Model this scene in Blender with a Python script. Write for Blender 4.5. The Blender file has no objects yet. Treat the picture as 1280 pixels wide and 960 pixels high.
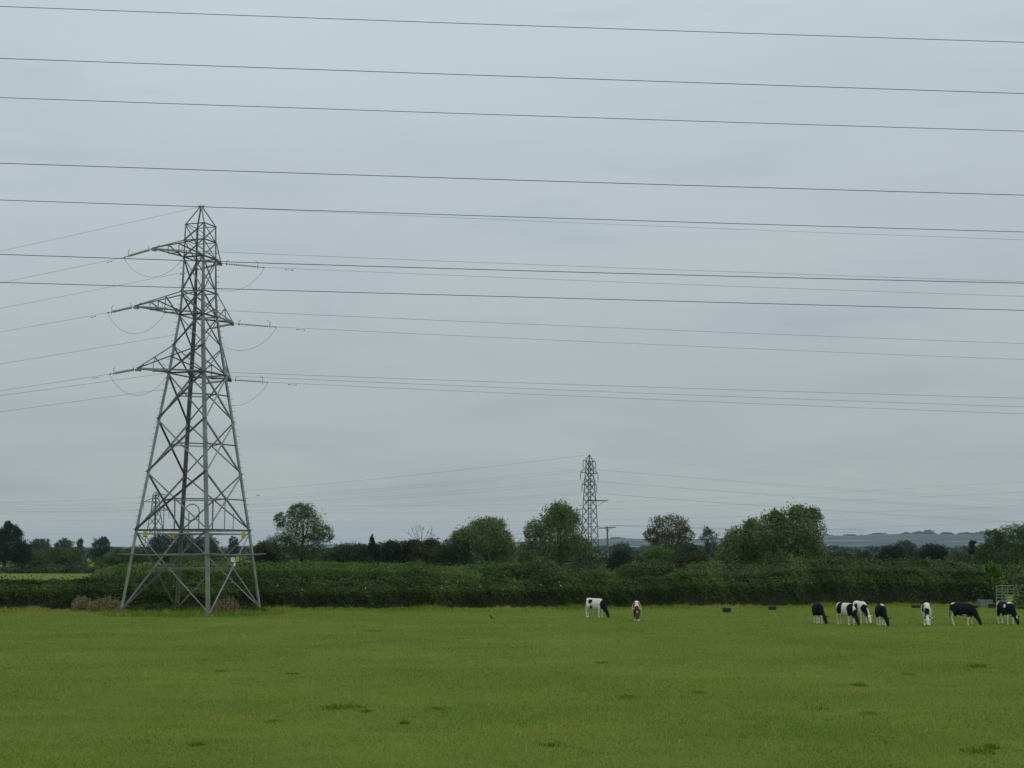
import bpy, bmesh, math, random
import numpy as np
from mathutils import Vector, Matrix

# ---------------------------------------------------------------- camera, sky, light
S = bpy.context.scene
C = S.collection
F = 1900.0                      # focal length in pixels of the 1280 px wide photograph
EYE = np.array([0.0, 0.0, 4.0])
PITCH = math.atan(212.0 / F)
cam = bpy.data.cameras.new('camera')
cam.sensor_width = 36.0
cam.lens = 36.0 * F / 1280.0
cam.clip_start = 0.5
cam.clip_end = 20000
cam_o = bpy.data.objects.new('camera', cam)
C.objects.link(cam_o)
cam_o.location = EYE
cam_o.rotation_euler = (math.pi / 2 + PITCH, 0, 0)
S.camera = cam_o

S.view_settings.view_transform = 'Standard'
S.view_settings.look = 'None'
S.view_settings.gamma = 1.0
S.view_settings.exposure = 0.0
S.render.engine = 'CYCLES'
S.cycles.max_bounces = 6
S.cycles.diffuse_bounces = 3
S.cycles.glossy_bounces = 2
S.cycles.volume_bounces = 1
S.cycles.filter_width = 1.5

SUN_EL, SUN_AZ = math.radians(48), math.radians(150)
W = bpy.data.worlds.new('World')
S.world = W
W.use_nodes = True
nt = W.node_tree
nt.nodes.clear()


def N(tree, kind, **kw):
    n = tree.nodes.new(kind)
    for k, v in kw.items():
        if k.startswith('i_'):
            key = k[2:]
            n.inputs[int(key) if key.isdigit() else key.replace('_', ' ')].default_value = v
        else:
            setattr(n, k, v)
    return n


def ramp(tree, stops):
    r = tree.nodes.new('ShaderNodeValToRGB')
    el = r.color_ramp.elements
    while len(el) < len(stops):
        el.new(0.5)
    for e, (p, c) in zip(el, stops):
        e.position = p
        e.color = (*c, 1) if len(c) == 3 else c
    return r


def mathn(tree, op, a=None, b=None):
    n = tree.nodes.new('ShaderNodeMath')
    n.operation = op
    for i, v in enumerate((a, b)):
        if v is None:
            continue
        if isinstance(v, (int, float)):
            n.inputs[i].default_value = v
        else:
            tree.links.new(v, n.inputs[i])
    return n.outputs[0]


L = nt.links.new
out = N(nt, 'ShaderNodeOutputWorld')
bg = N(nt, 'ShaderNodeBackground', i_Strength=0.1)
sky = N(nt, 'ShaderNodeTexSky', sky_type='NISHITA', sun_disc=False, sun_elevation=SUN_EL, sun_rotation=SUN_AZ)
tc = N(nt, 'ShaderNodeTexCoord')
sep = N(nt, 'ShaderNodeSeparateXYZ')
L(tc.outputs['Generated'], sep.inputs[0])
zc = mathn(nt, 'MAXIMUM', sep.outputs[2], 0.0)
# overcast deck: brightness rises towards the zenith as (1 + 2 sin el)
deck = ramp(nt, [(0.0, (0.394, 0.430, 0.426)), (0.10, (0.420, 0.471, 0.485)), (0.35, (0.560, 0.646, 0.684)), (1.0, (0.97, 1.08, 1.125))])
L(zc, deck.inputs[0])
# cloud layer seen in perspective
den = mathn(nt, 'ADD', zc, 0.12)
px_ = mathn(nt, 'DIVIDE', sep.outputs[0], den)
py_ = mathn(nt, 'DIVIDE', sep.outputs[1], den)
cmb = N(nt, 'ShaderNodeCombineXYZ')
L(px_, cmb.inputs[0]); L(py_, cmb.inputs[1])
n1 = N(nt, 'ShaderNodeTexNoise', i_Scale=0.9, i_Detail=5.0, i_Roughness=0.5, i_Distortion=0.4)
L(cmb.outputs[0], n1.inputs['Vector'])
cl = ramp(nt, [(0.28, (0.91, 0.915, 0.93)), (0.5, (1.0, 1.0, 1.0)), (0.74, (1.055, 1.05, 1.035))])
L(n1.outputs['Fac'], cl.inputs[0])
mul = N(nt, 'ShaderNodeMix', data_type='RGBA', blend_type='MULTIPLY')
mul.inputs[0].default_value = 1.0
L(deck.outputs[0], mul.inputs[6]); L(cl.outputs[0], mul.inputs[7])
# a few faint slate coloured scraps of lower cloud
mpc = N(nt, 'ShaderNodeMapping')
mpc.inputs['Scale'].default_value = (7.0, 7.0, 34.0)
mpc.inputs['Location'].default_value = (1.2, 2.0, 0.2)
L(tc.outputs['Generated'], mpc.inputs[0])
n2 = N(nt, 'ShaderNodeTexNoise', i_Scale=1.0, i_Detail=3.0, i_Roughness=0.5)
L(mpc.outputs[0], n2.inputs['Vector'])
scr = ramp(nt, [(0.58, (1.0, 1.0, 1.0)), (0.72, (0.93, 0.945, 0.97))])
L(n2.outputs['Fac'], scr.inputs[0])
mul2 = N(nt, 'ShaderNodeMix', data_type='RGBA', blend_type='MULTIPLY')
mul2.inputs[0].default_value = 1.0
L(mul.outputs[2], mul2.inputs[6]); L(scr.outputs[0], mul2.inputs[7])
sc10 = N(nt, 'ShaderNodeVectorMath', operation='SCALE')
sc10.inputs['Scale'].default_value = 10.0
L(mul2.outputs[2], sc10.inputs[0])
mx = N(nt, 'ShaderNodeMix', data_type='RGBA')
mx.inputs[0].default_value = 0.95
L(sky.outputs[0], mx.inputs[6]); L(sc10.outputs[0], mx.inputs[7])
L(mx.outputs[2], bg.inputs[0]); L(bg.outputs[0], out.inputs[0])

sun = bpy.data.lights.new('sun', 'SUN')
sun.energy = 0.5
sun.angle = math.radians(25)
sun.color = (1.0, 0.96, 0.9)
sun_o = bpy.data.objects.new('sun', sun)
C.objects.link(sun_o)
sun_o.location = (0, -20, 60)
sd = Vector((math.sin(SUN_AZ) * math.cos(SUN_EL), math.cos(SUN_AZ) * math.cos(SUN_EL), math.sin(SUN_EL)))
sun_o.rotation_euler = sd.to_track_quat('Z', 'Y').to_euler()

HAZE_DENSITY = 6.5e-5

# ---------------------------------------------------------------- pixel geometry of the photograph
cp, sp = math.cos(PITCH), math.sin(PITCH)


def ray(px, py):
    xc, yc = (px - 640) / F, (480 - py) / F
    return np.array([xc, cp - yc * sp, sp + yc * cp])


def at_y(px, py, Y):
    d = ray(px, py)
    return EYE + d * (Y / d[1])


def on_z(px, py, z=0.0):
    d = ray(px, py)
    return EYE + d * ((z - EYE[2]) / d[2])


def proj(p):
    v = np.asarray(p) - EYE
    f = v[1] * cp + v[2] * sp
    u = -v[1] * sp + v[2] * cp
    return np.array([640 + F * v[0] / f, 480 - F * u / f])


def along(T, d, px, py):
    lo, hi = -200.0, 900.0
    f = lambda s: at_y(px, py, T[1] + s * d[1])[0] - (T[0] + s * d[0])
    if T[1] + lo * d[1] < 5:
        lo = (5 - T[1]) / d[1]
    a, b = f(lo), f(hi)
    for _ in range(60):
        m = 0.5 * (lo + hi)
        if (f(m) > 0) == (a > 0):
            lo = m
        else:
            hi = m
    return at_y(px, py, T[1] + lo * d[1])


# ---------------------------------------------------------------- object helpers
ORG = {}


def link_mesh(name, me, parent=None, origin=None, mat=None):
    o = bpy.data.objects.new(name, me)
    C.objects.link(o)
    origin = np.zeros(3) if origin is None else np.asarray(origin, float)
    ORG[o.name] = origin
    if parent is not None:
        o.parent = parent
        o.location = origin - ORG[parent.name]
    else:
        o.location = origin
    if mat:
        me.materials.append(mat)
    return o


def mesh_from(verts, faces, smooth=False):
    me = bpy.data.meshes.new('shape')
    me.from_pydata([tuple(v) for v in verts], [], [tuple(f) for f in faces])
    me.update()
    if not smooth:
        me.shade_flat()
    return me


def obj(name, geo, mat, parent=None, smooth=False, origin=None):
    v, f = geo
    v = np.asarray(v, float)
    if origin is None:
        origin = (v.min(0) + v.max(0)) / 2
        if parent is None:
            origin[2] = v[:, 2].min()
    me = mesh_from(v - origin, f, smooth)
    return link_mesh(name, me, parent, origin, mat)


def quad_mesh(V, k, tint=None, smooth=False):
    """V: (n*k,3) vertices, every k of them one face."""
    n = len(V) // k
    me = bpy.data.meshes.new('shape')
    me.vertices.add(len(V))
    me.vertices.foreach_set('co', np.asarray(V, np.float32).ravel())
    me.loops.add(len(V))
    me.loops.foreach_set('vertex_index', np.arange(len(V), dtype=np.int32))
    me.polygons.add(n)
    me.polygons.foreach_set('loop_start', np.arange(0, len(V), k, dtype=np.int32))
    me.update(calc_edges=True)
    me.validate()
    if tint is not None:
        a = me.attributes.new('tint', 'FLOAT', 'FACE')
        a.data.foreach_set('value', np.asarray(tint, np.float32))
    me.shade_flat()
    return me


def tag(o, label=None, cat=None, group=None, kind=None):
    for k, v in (('label', label), ('category', cat), ('group', group), ('kind', kind)):
        if v:
            o[k] = v
    return o


def empty(name, loc, label=None, cat=None, group=None):
    o = bpy.data.objects.new(name, None)
    C.objects.link(o)
    o.empty_display_size = 0.3
    o.location = loc
    ORG[o.name] = np.asarray(loc, float)
    return tag(o, label, cat, group)


def merge(*gs):
    V, Fc, k = [], [], 0
    for v, f in gs:
        V.extend(np.asarray(v, float).tolist())
        Fc.extend([tuple(i + k for i in q) for q in f])
        k += len(v)
    return np.array(V), Fc


def unit(v):
    v = np.asarray(v, float)
    n = np.linalg.norm(v)
    return v / n if n > 1e-9 else v


def prism(p0, p1, u, v, prof):
    """profile prof [(a,b)] in axes u,v swept from p0 to p1"""
    n = len(prof)
    V = [p0 + u * a + v * b for a, b in prof] + [p1 + u * a + v * b for a, b in prof]
    Fc = [(i, (i + 1) % n, n + (i + 1) % n, n + i) for i in range(n)]
    Fc += [tuple(range(n - 1, -1, -1)), tuple(range(n, 2 * n))]
    return np.array(V), Fc


def lprof(s, t, cx=0.0, cy=0.0):
    return [(cx, cy), (cx + s, cy), (cx + s, cy + t), (cx + t, cy + t), (cx + t, cy + s), (cx, cy + s)]


def angle_bar(p0, p1, outward, s, t=None, ledge=False):
    """an L section whose flat flange lies in the face with this outward normal; with ledge
    the other flange stands outwards along the upper edge"""
    t = t or max(0.008, s * 0.12)
    d = unit(p1 - p0)
    a = unit(outward - d * np.dot(outward, d))
    b = np.cross(d, a)
    if ledge:
        if b[2] > 0:
            b = -b
        return prism(p0, p1, b, a, lprof(s, t, -s / 2, 0))
    return prism(p0, p1, b, -a, lprof(s, t, -s / 2, 0))


def box_bar(p0, p1, w, h=None):
    h = h or w
    d = unit(p1 - p0)
    up = np.array([0, 0, 1.0]) if abs(d[2]) < 0.9 else np.array([0, 1.0, 0])
    b = unit(np.cross(d, up))
    a = np.cross(b, d)
    return prism(p0, p1, b, a, [(-w / 2, -h / 2), (w / 2, -h / 2), (w / 2, h / 2), (-w / 2, h / 2)])


def tube(pts, r, n=6, cap=True):
    pts = np.asarray(pts, float)
    m = len(pts)
    r = np.full(m, r, float) if np.isscalar(r) else np.asarray(r, float)
    V = []
    ref = None
    for i in range(m):
        d = unit(pts[min(i + 1, m - 1)] - pts[max(i - 1, 0)])
        if ref is None:
            ref = np.array([0, 0, 1.0]) if abs(d[2]) < 0.9 else np.array([1.0, 0, 0])
        u = unit(np.cross(d, ref))
        w = np.cross(u, d)
        ref = w
        for k in range(n):
            a = 2 * math.pi * k / n
            V.append(pts[i] + r[i] * (math.cos(a) * u + math.sin(a) * w))
    Fc = [(i * n + k, i * n + (k + 1) % n, (i + 1) * n + (k + 1) % n, (i + 1) * n + k) for i in range(m - 1) for k in range(n)]
    if cap:
        Fc += [tuple(range(n - 1, -1, -1)), tuple(range((m - 1) * n, m * n))]
    return np.array(V), Fc


def lathe_along(p0, p1, prof, n=8):
    """prof: [(fraction of the way, radius)]"""
    d = p1 - p0
    pts = [p0 + d * t for t, _ in prof]
    u = unit(np.cross(d, [0.13, 0.2, 1.0]))
    w = unit(np.cross(u, d))
    V = [p + r * (math.cos(2 * math.pi * k / n) * u + math.sin(2 * math.pi * k / n) * w) for p, (_, r) in zip(pts, prof) for k in range(n)]
    m = len(pts)
    Fc = [(i * n + k, i * n + (k + 1) % n, (i + 1) * n + (k + 1) % n, (i + 1) * n + k) for i in range(m - 1) for k in range(n)]
    Fc += [tuple(range(n - 1, -1, -1)), tuple(range((m - 1) * n, m * n))]
    return np.array(V), Fc


# ---------------------------------------------------------------- materials
def new_mat(name):
    m = bpy.data.materials.new(name)
    m.use_nodes = True
    t = m.node_tree
    b = t.nodes['Principled BSDF']
    return m, t, b


def plain(name, col, rough=0.6, metal=0.0, var=0.15, scale=6.0, spec=0.4):
    m, t, b = new_mat(name)
    tcx = N(t, 'ShaderNodeTexCoord')
    nz = N(t, 'ShaderNodeTexNoise', i_Scale=scale, i_Detail=4.0)
    t.links.new(tcx.outputs['Object'], nz.inputs['Vector'])
    c = np.array(col)
    r = ramp(t, [(0.3, tuple(np.clip(c * (1 - var), 0, 1))), (0.7, tuple(np.clip(c * (1 + var), 0, 1)))])
    t.links.new(nz.outputs['Fac'], r.inputs[0])
    t.links.new(r.outputs[0], b.inputs['Base Color'])
    b.inputs['Roughness'].default_value = rough
    b.inputs['Metallic'].default_value = metal
    b.inputs['Specular IOR Level'].default_value = spec
    return m


def leafy(name, dark, mid, light, rough=0.65, trans=0.0):
    """leaf colours picked per leaf by the 'tint' attribute, drifting a little from branch to branch"""
    m, t, b = new_mat(name)
    at = N(t, 'ShaderNodeAttribute', attribute_name='tint')
    tcx = N(t, 'ShaderNodeTexCoord')
    nz = N(t, 'ShaderNodeTexNoise', i_Scale=0.35, i_Detail=3.0)
    t.links.new(tcx.outputs['Object'], nz.inputs['Vector'])
    s = mathn(t, 'ADD', at.outputs['Fac'], mathn(t, 'MULTIPLY', mathn(t, 'SUBTRACT', nz.outputs['Fac'], 0.5), 1.3))
    r = ramp(t, [(0.0, dark), (0.5, mid), (1.0, light)])
    t.links.new(s, r.inputs[0])
    t.links.new(r.outputs[0], b.inputs['Base Color'])
    b.inputs['Roughness'].default_value = rough
    b.inputs['Specular IOR Level'].default_value = 0.1
    return m


def steel(name, lichen):
    m, t, b = new_mat(name)
    geo = N(t, 'ShaderNodeNewGeometry')
    nz = N(t, 'ShaderNodeTexNoise', i_Scale=1.3, i_Detail=6.0, i_Roughness=0.65)
    t.links.new(geo.outputs['Position'], nz.inputs['Vector'])
    r = ramp(t, [(0.3, (0.150, 0.156, 0.158)), (0.55, (0.250, 0.258, 0.260)), (0.75, (0.350, 0.358, 0.358))])
    t.links.new(nz.outputs['Fac'], r.inputs[0])
    oi = N(t, 'ShaderNodeObjectInfo')
    rv = N(t, 'ShaderNodeMapRange', i_3=0.62, i_4=1.2)
    t.links.new(oi.outputs['Random'], rv.inputs[0])
    vm = N(t, 'ShaderNodeVectorMath', operation='SCALE')
    t.links.new(r.outputs[0], vm.inputs[0]); t.links.new(rv.outputs[0], vm.inputs['Scale'])
    col = vm.outputs[0]
    if lichen:
        sx = N(t, 'ShaderNodeSeparateXYZ')
        t.links.new(geo.outputs['Position'], sx.inputs[0])
        mr = N(t, 'ShaderNodeMapRange', i_1=5.6, i_2=1.5, i_3=0.0, i_4=0.75)
        t.links.new(sx.outputs[2], mr.inputs[0])
        n2 = N(t, 'ShaderNodeTexNoise', i_Scale=2.2, i_Detail=5.0)
        t.links.new(geo.outputs['Position'], n2.inputs['Vector'])
        r2 = ramp(t, [(0.35, (0, 0, 0)), (0.6, (1, 1, 1))])
        t.links.new(n2.outputs['Fac'], r2.inputs[0])
        k = mathn(t, 'MULTIPLY', mr.outputs[0], r2.outputs[0])
        mxx = N(t, 'ShaderNodeMix', data_type='RGBA')
        t.links.new(k, mxx.inputs[0])
        t.links.new(col, mxx.inputs[6])
        mxx.inputs[7].default_value = (0.17, 0.17, 0.06, 1)
        col = mxx.outputs[2]
    t.links.new(col, b.inputs['Base Color'])
    b.inputs['Metallic'].default_value = 0.25
    b.inputs['Roughness'].default_value = 0.55
    return m


M_STEEL = steel('galvanised_steel', False)
M_LEG = steel('galvanised_steel_lichen', True)
M_DARKSTEEL = plain('weathered_steel', (0.10, 0.105, 0.10), 0.6, 0.2)
M_WIRE = plain('aluminium_conductor', (0.03, 0.031, 0.031), 0.6, 0.1, 0.1, 2.0)
M_THINWIRE = plain('weathered_conductor', (0.06, 0.063, 0.063), 0.6, 0.1, 0.1, 2.0)
M_INS = plain('insulator_porcelain', (0.30, 0.31, 0.31), 0.35, 0.0, 0.2, 3.0)
M_YELLOW = plain('sign_yellow', (0.52, 0.45, 0.07), 0.5, 0.0, 0.12, 3.0)
M_WHITE = plain('sign_white', (0.72, 0.72, 0.68), 0.5, 0.0, 0.08, 3.0)
M_BLACKPAINT = plain('sign_black', (0.02, 0.02, 0.02), 0.6)
M_BLACKPLASTIC = plain('black_plastic', (0.018, 0.018, 0.02), 0.5, 0.0, 0.3, 4.0)
M_CONCRETE = plain('concrete', (0.17, 0.165, 0.14), 0.9, 0.0, 0.25, 5.0)
M_WOOD = plain('pole_wood', (0.13, 0.11, 0.085), 0.85, 0.0, 0.3, 3.0)
M_GATE = plain('gate_steel', (0.20, 0.225, 0.21), 0.5, 0.3, 0.15, 5.0)
M_TROUGH = plain('galvanised_trough', (0.17, 0.20, 0.21), 0.55, 0.2, 0.2, 3.0)
M_BARK = plain('bark', (0.040, 0.035, 0.028), 0.95, 0.0, 0.4, 4.0)
M_CROW = plain('crow_feathers', (0.012, 0.012, 0.014), 0.5)

# ---------------------------------------------------------------- ground
def ground_material():
    m, t, b = new_mat('pasture')
    geo = N(t, 'ShaderNodeNewGeometry')

    def noise(scale, detail=5.0, stretch=None, rough=0.6):
        n = N(t, 'ShaderNodeTexNoise', i_Scale=scale, i_Detail=detail, i_Roughness=rough)
        if stretch:
            mp = N(t, 'ShaderNodeMapping')
            mp.inputs['Scale'].default_value = stretch
            t.links.new(geo.outputs['Position'], mp.inputs[0])
            t.links.new(mp.outputs[0], n.inputs['Vector'])
        else:
            t.links.new(geo.outputs['Position'], n.inputs['Vector'])
        return n.outputs['Fac']
    fine = ramp(t, [(0.3, (0.074, 0.106, 0.012)), (0.5, (0.108, 0.150, 0.018)), (0.72, (0.148, 0.180, 0.030))])
    t.links.new(noise(9.0, 8.0, None, 0.7), fine.inputs[0])
    big = ramp(t, [(0.32, (0.80, 0.90, 0.85)), (0.5, (1, 1, 1)), (0.68, (1.25, 1.12, 1.1))])
    t.links.new(noise(0.11, 6.0), big.inputs[0])
    mm = N(t, 'ShaderNodeMix', data_type='RGBA', blend_type='MULTIPLY')
    mm.inputs[0].default_value = 1.0
    t.links.new(fine.outputs[0], mm.inputs[6]); t.links.new(big.outputs[0], mm.inputs[7])
    t.links.new(mm.outputs[2], b.inputs['Base Color'])
    b.inputs['Roughness'].default_value = 0.95
    b.inputs['Specular IOR Level'].default_value = 0.1
    bp = N(t, 'ShaderNodeBump', i_Strength=0.6, i_Distance=0.05)
    t.links.new(noise(6.0, 8.0, None, 0.7), bp.inputs['Height'])
    t.links.new(bp.outputs[0], b.inputs['Normal'])
    return m


M_GROUND = ground_material()


def ground_z(x, y):
    """gentle unevenness of the pasture, fading out with distance"""
    k = np.clip((400 - y) / 250, 0, 1)
    return k * 0.022 * (np.sin(x * 0.21 + 0.7) * np.sin(y * 0.16 + 1.1) + 0.6 * np.sin(x * 0.07 + y * 0.09))


def build_ground():
    ys = np.concatenate([np.arange(-60, 130, 2.5), np.geomspace(130, 9000, 40)])
    us = np.concatenate([-np.geomspace(0.2, 60, 24)[::-1] - 0, np.linspace(-0.19, 0.19, 5), np.geomspace(0.2, 60, 24)])
    us = np.unique(us)
    xs = us * 75
    X, Y = np.meshgrid(xs, ys)
    Z = ground_z(X, Y)
    V = np.stack([X, Y, Z], -1).reshape(-1, 3)
    nx = len(xs)
    Fc = [(j * nx + i, j * nx + i + 1, (j + 1) * nx + i + 1, (j + 1) * nx + i) for j in range(len(ys) - 1) for i in range(nx - 1)]
    o = obj('ground', (V, Fc), M_GROUND, None, True, origin=np.zeros(3))
    tag(o, kind='structure')


build_ground()


# ---------------------------------------------------------------- far hills
def hill_material():
    m, t, b = new_mat('far_farmland')
    geo = N(t, 'ShaderNodeNewGeometry')
    mp = N(t, 'ShaderNodeMapping')
    mp.inputs['Scale'].default_value = (0.0035, 0.006, 0.05)
    t.links.new(geo.outputs['Position'], mp.inputs[0])
    n = N(t, 'ShaderNodeTexNoise', i_Scale=1.0, i_Detail=5.0, i_Roughness=0.6)
    t.links.new(mp.outputs[0], n.inputs['Vector'])
    r = ramp(t, [(0.42, (0.012, 0.020, 0.016)), (0.52, (0.022, 0.034, 0.022)), (0.57, (0.055, 0.072, 0.04)), (0.64, (0.17, 0.165, 0.10))])
    t.links.new(n.outputs['Fac'], r.inputs[0])
    t.links.new(r.outputs[0], b.inputs['Base Color'])
    b.inputs['Roughness'].default_value = 1.0
    return m


def build_hills():
    Yc = 5200.0
    prof = [(-900, 684), (-300, 683), (0, 684), (250, 684), (400, 681), (560, 682), (700, 676), (770, 673), (860, 674), (960, 671), (1040, 669.5), (1120, 668.5),
            (1150, 667), (1230, 668), (1300, 667), (1500, 668), (1900, 670), (2300, 673)]
    xs = np.arange(-900, 2301, 6.0)
    top = np.interp(xs, [p[0] for p in prof], [p[1] for p in prof])
    rng = np.random.default_rng(5)
    w = np.convolve(rng.normal(0, 1, len(xs) + 8), np.ones(9) / 9, 'valid')
    zt = 4 + (692 - top) * Yc / F + w * 3.0
    X0 = (xs - 640) / F * Yc
    rows = []
    for k, (dy, f) in enumerate([(-2400, -0.02), (-1700, 0.16), (-1100, 0.42), (-500, 0.78), (0, 1.0), (600, 0.6), (1200, 0.1)]):
        n2 = np.convolve(rng.normal(0, 1, len(xs) + 24), np.ones(25) / 25, 'valid')
        rows.append(np.stack([X0, np.full_like(X0, Yc + dy), np.maximum(zt * f + n2 * 6 * (0 < k < 4), -0.3)], -1))
    V = np.concatenate(rows)
    nx = len(xs)
    Fc = [(j * nx + i, j * nx + i + 1, (j + 1) * nx + i + 1, (j + 1) * nx + i) for j in range(len(rows) - 1) for i in range(nx - 1)]
    o = obj('hills', (V, Fc), hill_material(), None, True, origin=np.zeros(3))
    tag(o, kind='structure')
    return X0, zt, Yc


HILL_X, HILL_Z, HILL_Y = build_hills()

# ---------------------------------------------------------------- foliage
LEAF = {
    'dark':   leafy('leaf_dark', (0.026, 0.04, 0.016), (0.046, 0.068, 0.025), (0.075, 0.104, 0.036)),
    'hedge':  leafy('leaf_hedge', (0.024, 0.04, 0.011), (0.052, 0.079, 0.018), (0.104, 0.142, 0.031)),
    'hedge2': leafy('leaf_far_hedge', (0.055, 0.09, 0.021), (0.092, 0.145, 0.031), (0.138, 0.2, 0.045)),
    'olive':  leafy('leaf_olive', (0.045, 0.056, 0.016), (0.085, 0.102, 0.03), (0.14, 0.155, 0.048)),
    'willow': leafy('leaf_willow', (0.075, 0.103, 0.034), (0.122, 0.158, 0.053), (0.185, 0.222, 0.083)),
    'mid':    leafy('leaf_mid', (0.042, 0.065, 0.02), (0.072, 0.106, 0.031), (0.112, 0.156, 0.046)),
    'grey':   leafy('leaf_greygreen', (0.035, 0.050, 0.034), (0.058, 0.078, 0.050), (0.090, 0.112, 0.070)),
    'brown':  leafy('leaf_brownish', (0.062, 0.062, 0.028), (0.095, 0.094, 0.044), (0.14, 0.134, 0.066)),
    'red':    leafy('leaf_reddish', (0.036, 0.038, 0.017), (0.062, 0.062, 0.028), (0.095, 0.09, 0.042)),
    'bright': leafy('leaf_bright', (0.055, 0.095, 0.016), (0.105, 0.172, 0.028), (0.165, 0.25, 0.045)),
    'conifer': leafy('needle_dark', (0.012, 0.022, 0.015), (0.024, 0.038, 0.023), (0.044, 0.062, 0.034)),
    'straw':  leafy('dry_stalk', (0.13, 0.105, 0.05), (0.25, 0.205, 0.11), (0.4, 0.34, 0.2)),
    'nettle': leafy('nettle', (0.030, 0.045, 0.014), (0.065, 0.085, 0.026), (0.13, 0.14, 0.052)),
}


def leaf_quads(P, size, rng, elong=0.55, flat=0.0, face=None):
    n = len(P)
    nv = rng.normal(0, 1, (n, 3))
    if face is None:
        nv[:, 2] = np.abs(nv[:, 2]) + flat
    else:
        nv = nv * 0.8 + face
    nv /= np.linalg.norm(nv, axis=1)[:, None]
    t = np.cross(nv, rng.normal(0, 1, (n, 3)))
    t /= np.linalg.norm(t, axis=1)[:, None] + 1e-9
    b = np.cross(nv, t)
    s = size * rng.uniform(0.6, 1.35, (n, 1))
    V = np.empty((n, 4, 3))
    V[:, 0] = P - t * s
    V[:, 1] = P - b * s * elong + nv * s * 0.15
    V[:, 2] = P + t * s
    V[:, 3] = P + b * s * elong - nv * s * 0.15
    return V.reshape(-1, 3)


def crown_points(lobes, rng, nclump, nleaf, gap=1.0, zs_=0.75):
    """leaf clusters spread through ellipsoid lobes, over a thinner fill; lobes = [(c(3), r(3))]"""
    P, Cs, T = [], [], []
    vol = np.array([r[0] * r[2] for _, r in lobes]) ** 0.85
    cnt = np.maximum(3, (nclump * vol / vol.sum()).astype(int))
    m = max(6, int(nleaf * 0.72 / nclump))
    for (c, r), k in zip(lobes, cnt):
        d = rng.normal(0, 1, (k, 3))
        d /= np.linalg.norm(d, axis=1)[:, None]
        rad = rng.uniform(0.3, 1.0, (k, 1)) ** 0.55
        rad *= 1 + 0.07 * np.clip(rng.normal(0, 1, (k, 1)), -2, 1.3) * gap
        cc = c + d * rad * r * 0.92
        Cs.append(cc)
        cr = (0.08 + 0.13 * rng.random(k)) * (r[0] * 0.6 + r[2] * 0.4) * gap ** 0.3 + 0.12
        q = rng.normal(0, 1, (k, m, 3))
        q *= 0.55 * np.minimum(1.0, 1.9 / np.linalg.norm(q, axis=2))[..., None]
        q[..., 2] *= zs_
        P.append((cc[:, None] + q * cr[:, None, None]).reshape(-1, 3))
        T.append(np.repeat(rng.normal(0.45, 0.13, k), m))
        nf = int(k * m * (0.60 if gap <= 1.05 else 0.18))
        f = rng.normal(0, 1, (nf, 3))
        f /= np.linalg.norm(f, axis=1)[:, None]
        P.append(c + f * rng.random((nf, 1)) ** 0.4 * r * 0.88)
        T.append(rng.normal(0.42, 0.1, nf))
    return np.concatenate(P), np.concatenate(Cs), np.concatenate(T)


def make_tree(kind, label, cat, lobes_px, D, leaf, seed, dens=1.0, gap=1.0, size=None, group=None, trunk_px=None, depth=0.85, limbs=4, base=0.0):
    rng = np.random.default_rng(seed)
    lobes = []
    if cat == 'bush' and D < 300:                     # bushes reach down to the ground
        gy = 692 + 4 * F / D
        lobes_px = list(lobes_px) + [(c_[0], 0.45 * c_[1] + 0.55 * gy, c_[2] * 1.05, max(4, (gy - c_[1]) * 0.6)) for c_ in lobes_px]
    for cx, cy, rx, ry in lobes_px:
        c = at_y(cx, cy, D + rng.normal(0, 0.15) * rx * D / F)
        lobes.append((c, np.array([rx, rx * depth, ry]) * D / F))
    cxm = trunk_px if trunk_px is not None else lobes_px[0][0]
    bx = at_y(cxm, 692, D)[0]
    root = empty(kind, (bx, D, base), label, cat, group)
    area = sum(l[1][0] * l[1][2] for l in lobes) * math.pi
    size = size or max(0.10, 0.85 * D / F)
    n = int(min(26000, dens * 2.3 * area / (size * size * 0.6)))
    ncl = int(max(16, min(900, n / 20)))
    P, Cs, T = crown_points(lobes, rng, ncl, n, gap, 1.35 if leaf == 'willow' else 0.75)
    ok = P[:, 2] > base + 0.1
    P, T = P[ok], T[ok]
    V = leaf_quads(P, size * (1.25 if leaf == 'willow' else 1.0), rng)
    tint = T + rng.normal(0, 0.10, len(P))
    org = np.array([bx, D, base])
    me = quad_mesh(V - org, 4, tint)
    link_mesh('crown' if cat == 'tree' else 'foliage', me, root, org, LEAF[leaf])
    # trunk and limbs
    top = max(l[0][2] + 0.4 * l[1][2] for l in lobes)
    c0 = lobes[0][0]
    H = top - base
    rt = max(0.05, H * 0.022)
    bot = np.array([bx, D, base - 0.1])
    tip = np.array([c0[0] * 0.7 + bx * 0.3, c0[1], base + H * 0.85])
    ts = np.linspace(0, 1, 7)
    wob = rng.normal(0, 0.012 * H, (7, 2)); wob[0] = 0
    pts = bot + (tip - bot) * ts[:, None]
    pts[:, :2] += wob
    rad = rt * np.array([1.35, 1.0, 0.9, 0.75, 0.55, 0.35, 0.12])
    obj('trunk' if cat == 'tree' else 'stem', tube(pts, rad, 7), M_BARK, root, True)
    order = rng.permutation(len(Cs))[:limbs]
    for i in order:
        e = Cs[i]
        k = int(rng.integers(1, 5))
        s = pts[k]
        mid = (s + e) / 2 + np.array([0, 0, 0.08 * np.linalg.norm(e - s)])
        obj('limb', tube([s, mid, e], [rad[k] * 0.6, rad[k] * 0.4, 0.02], 5), M_BARK, root, True)
    return root


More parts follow.
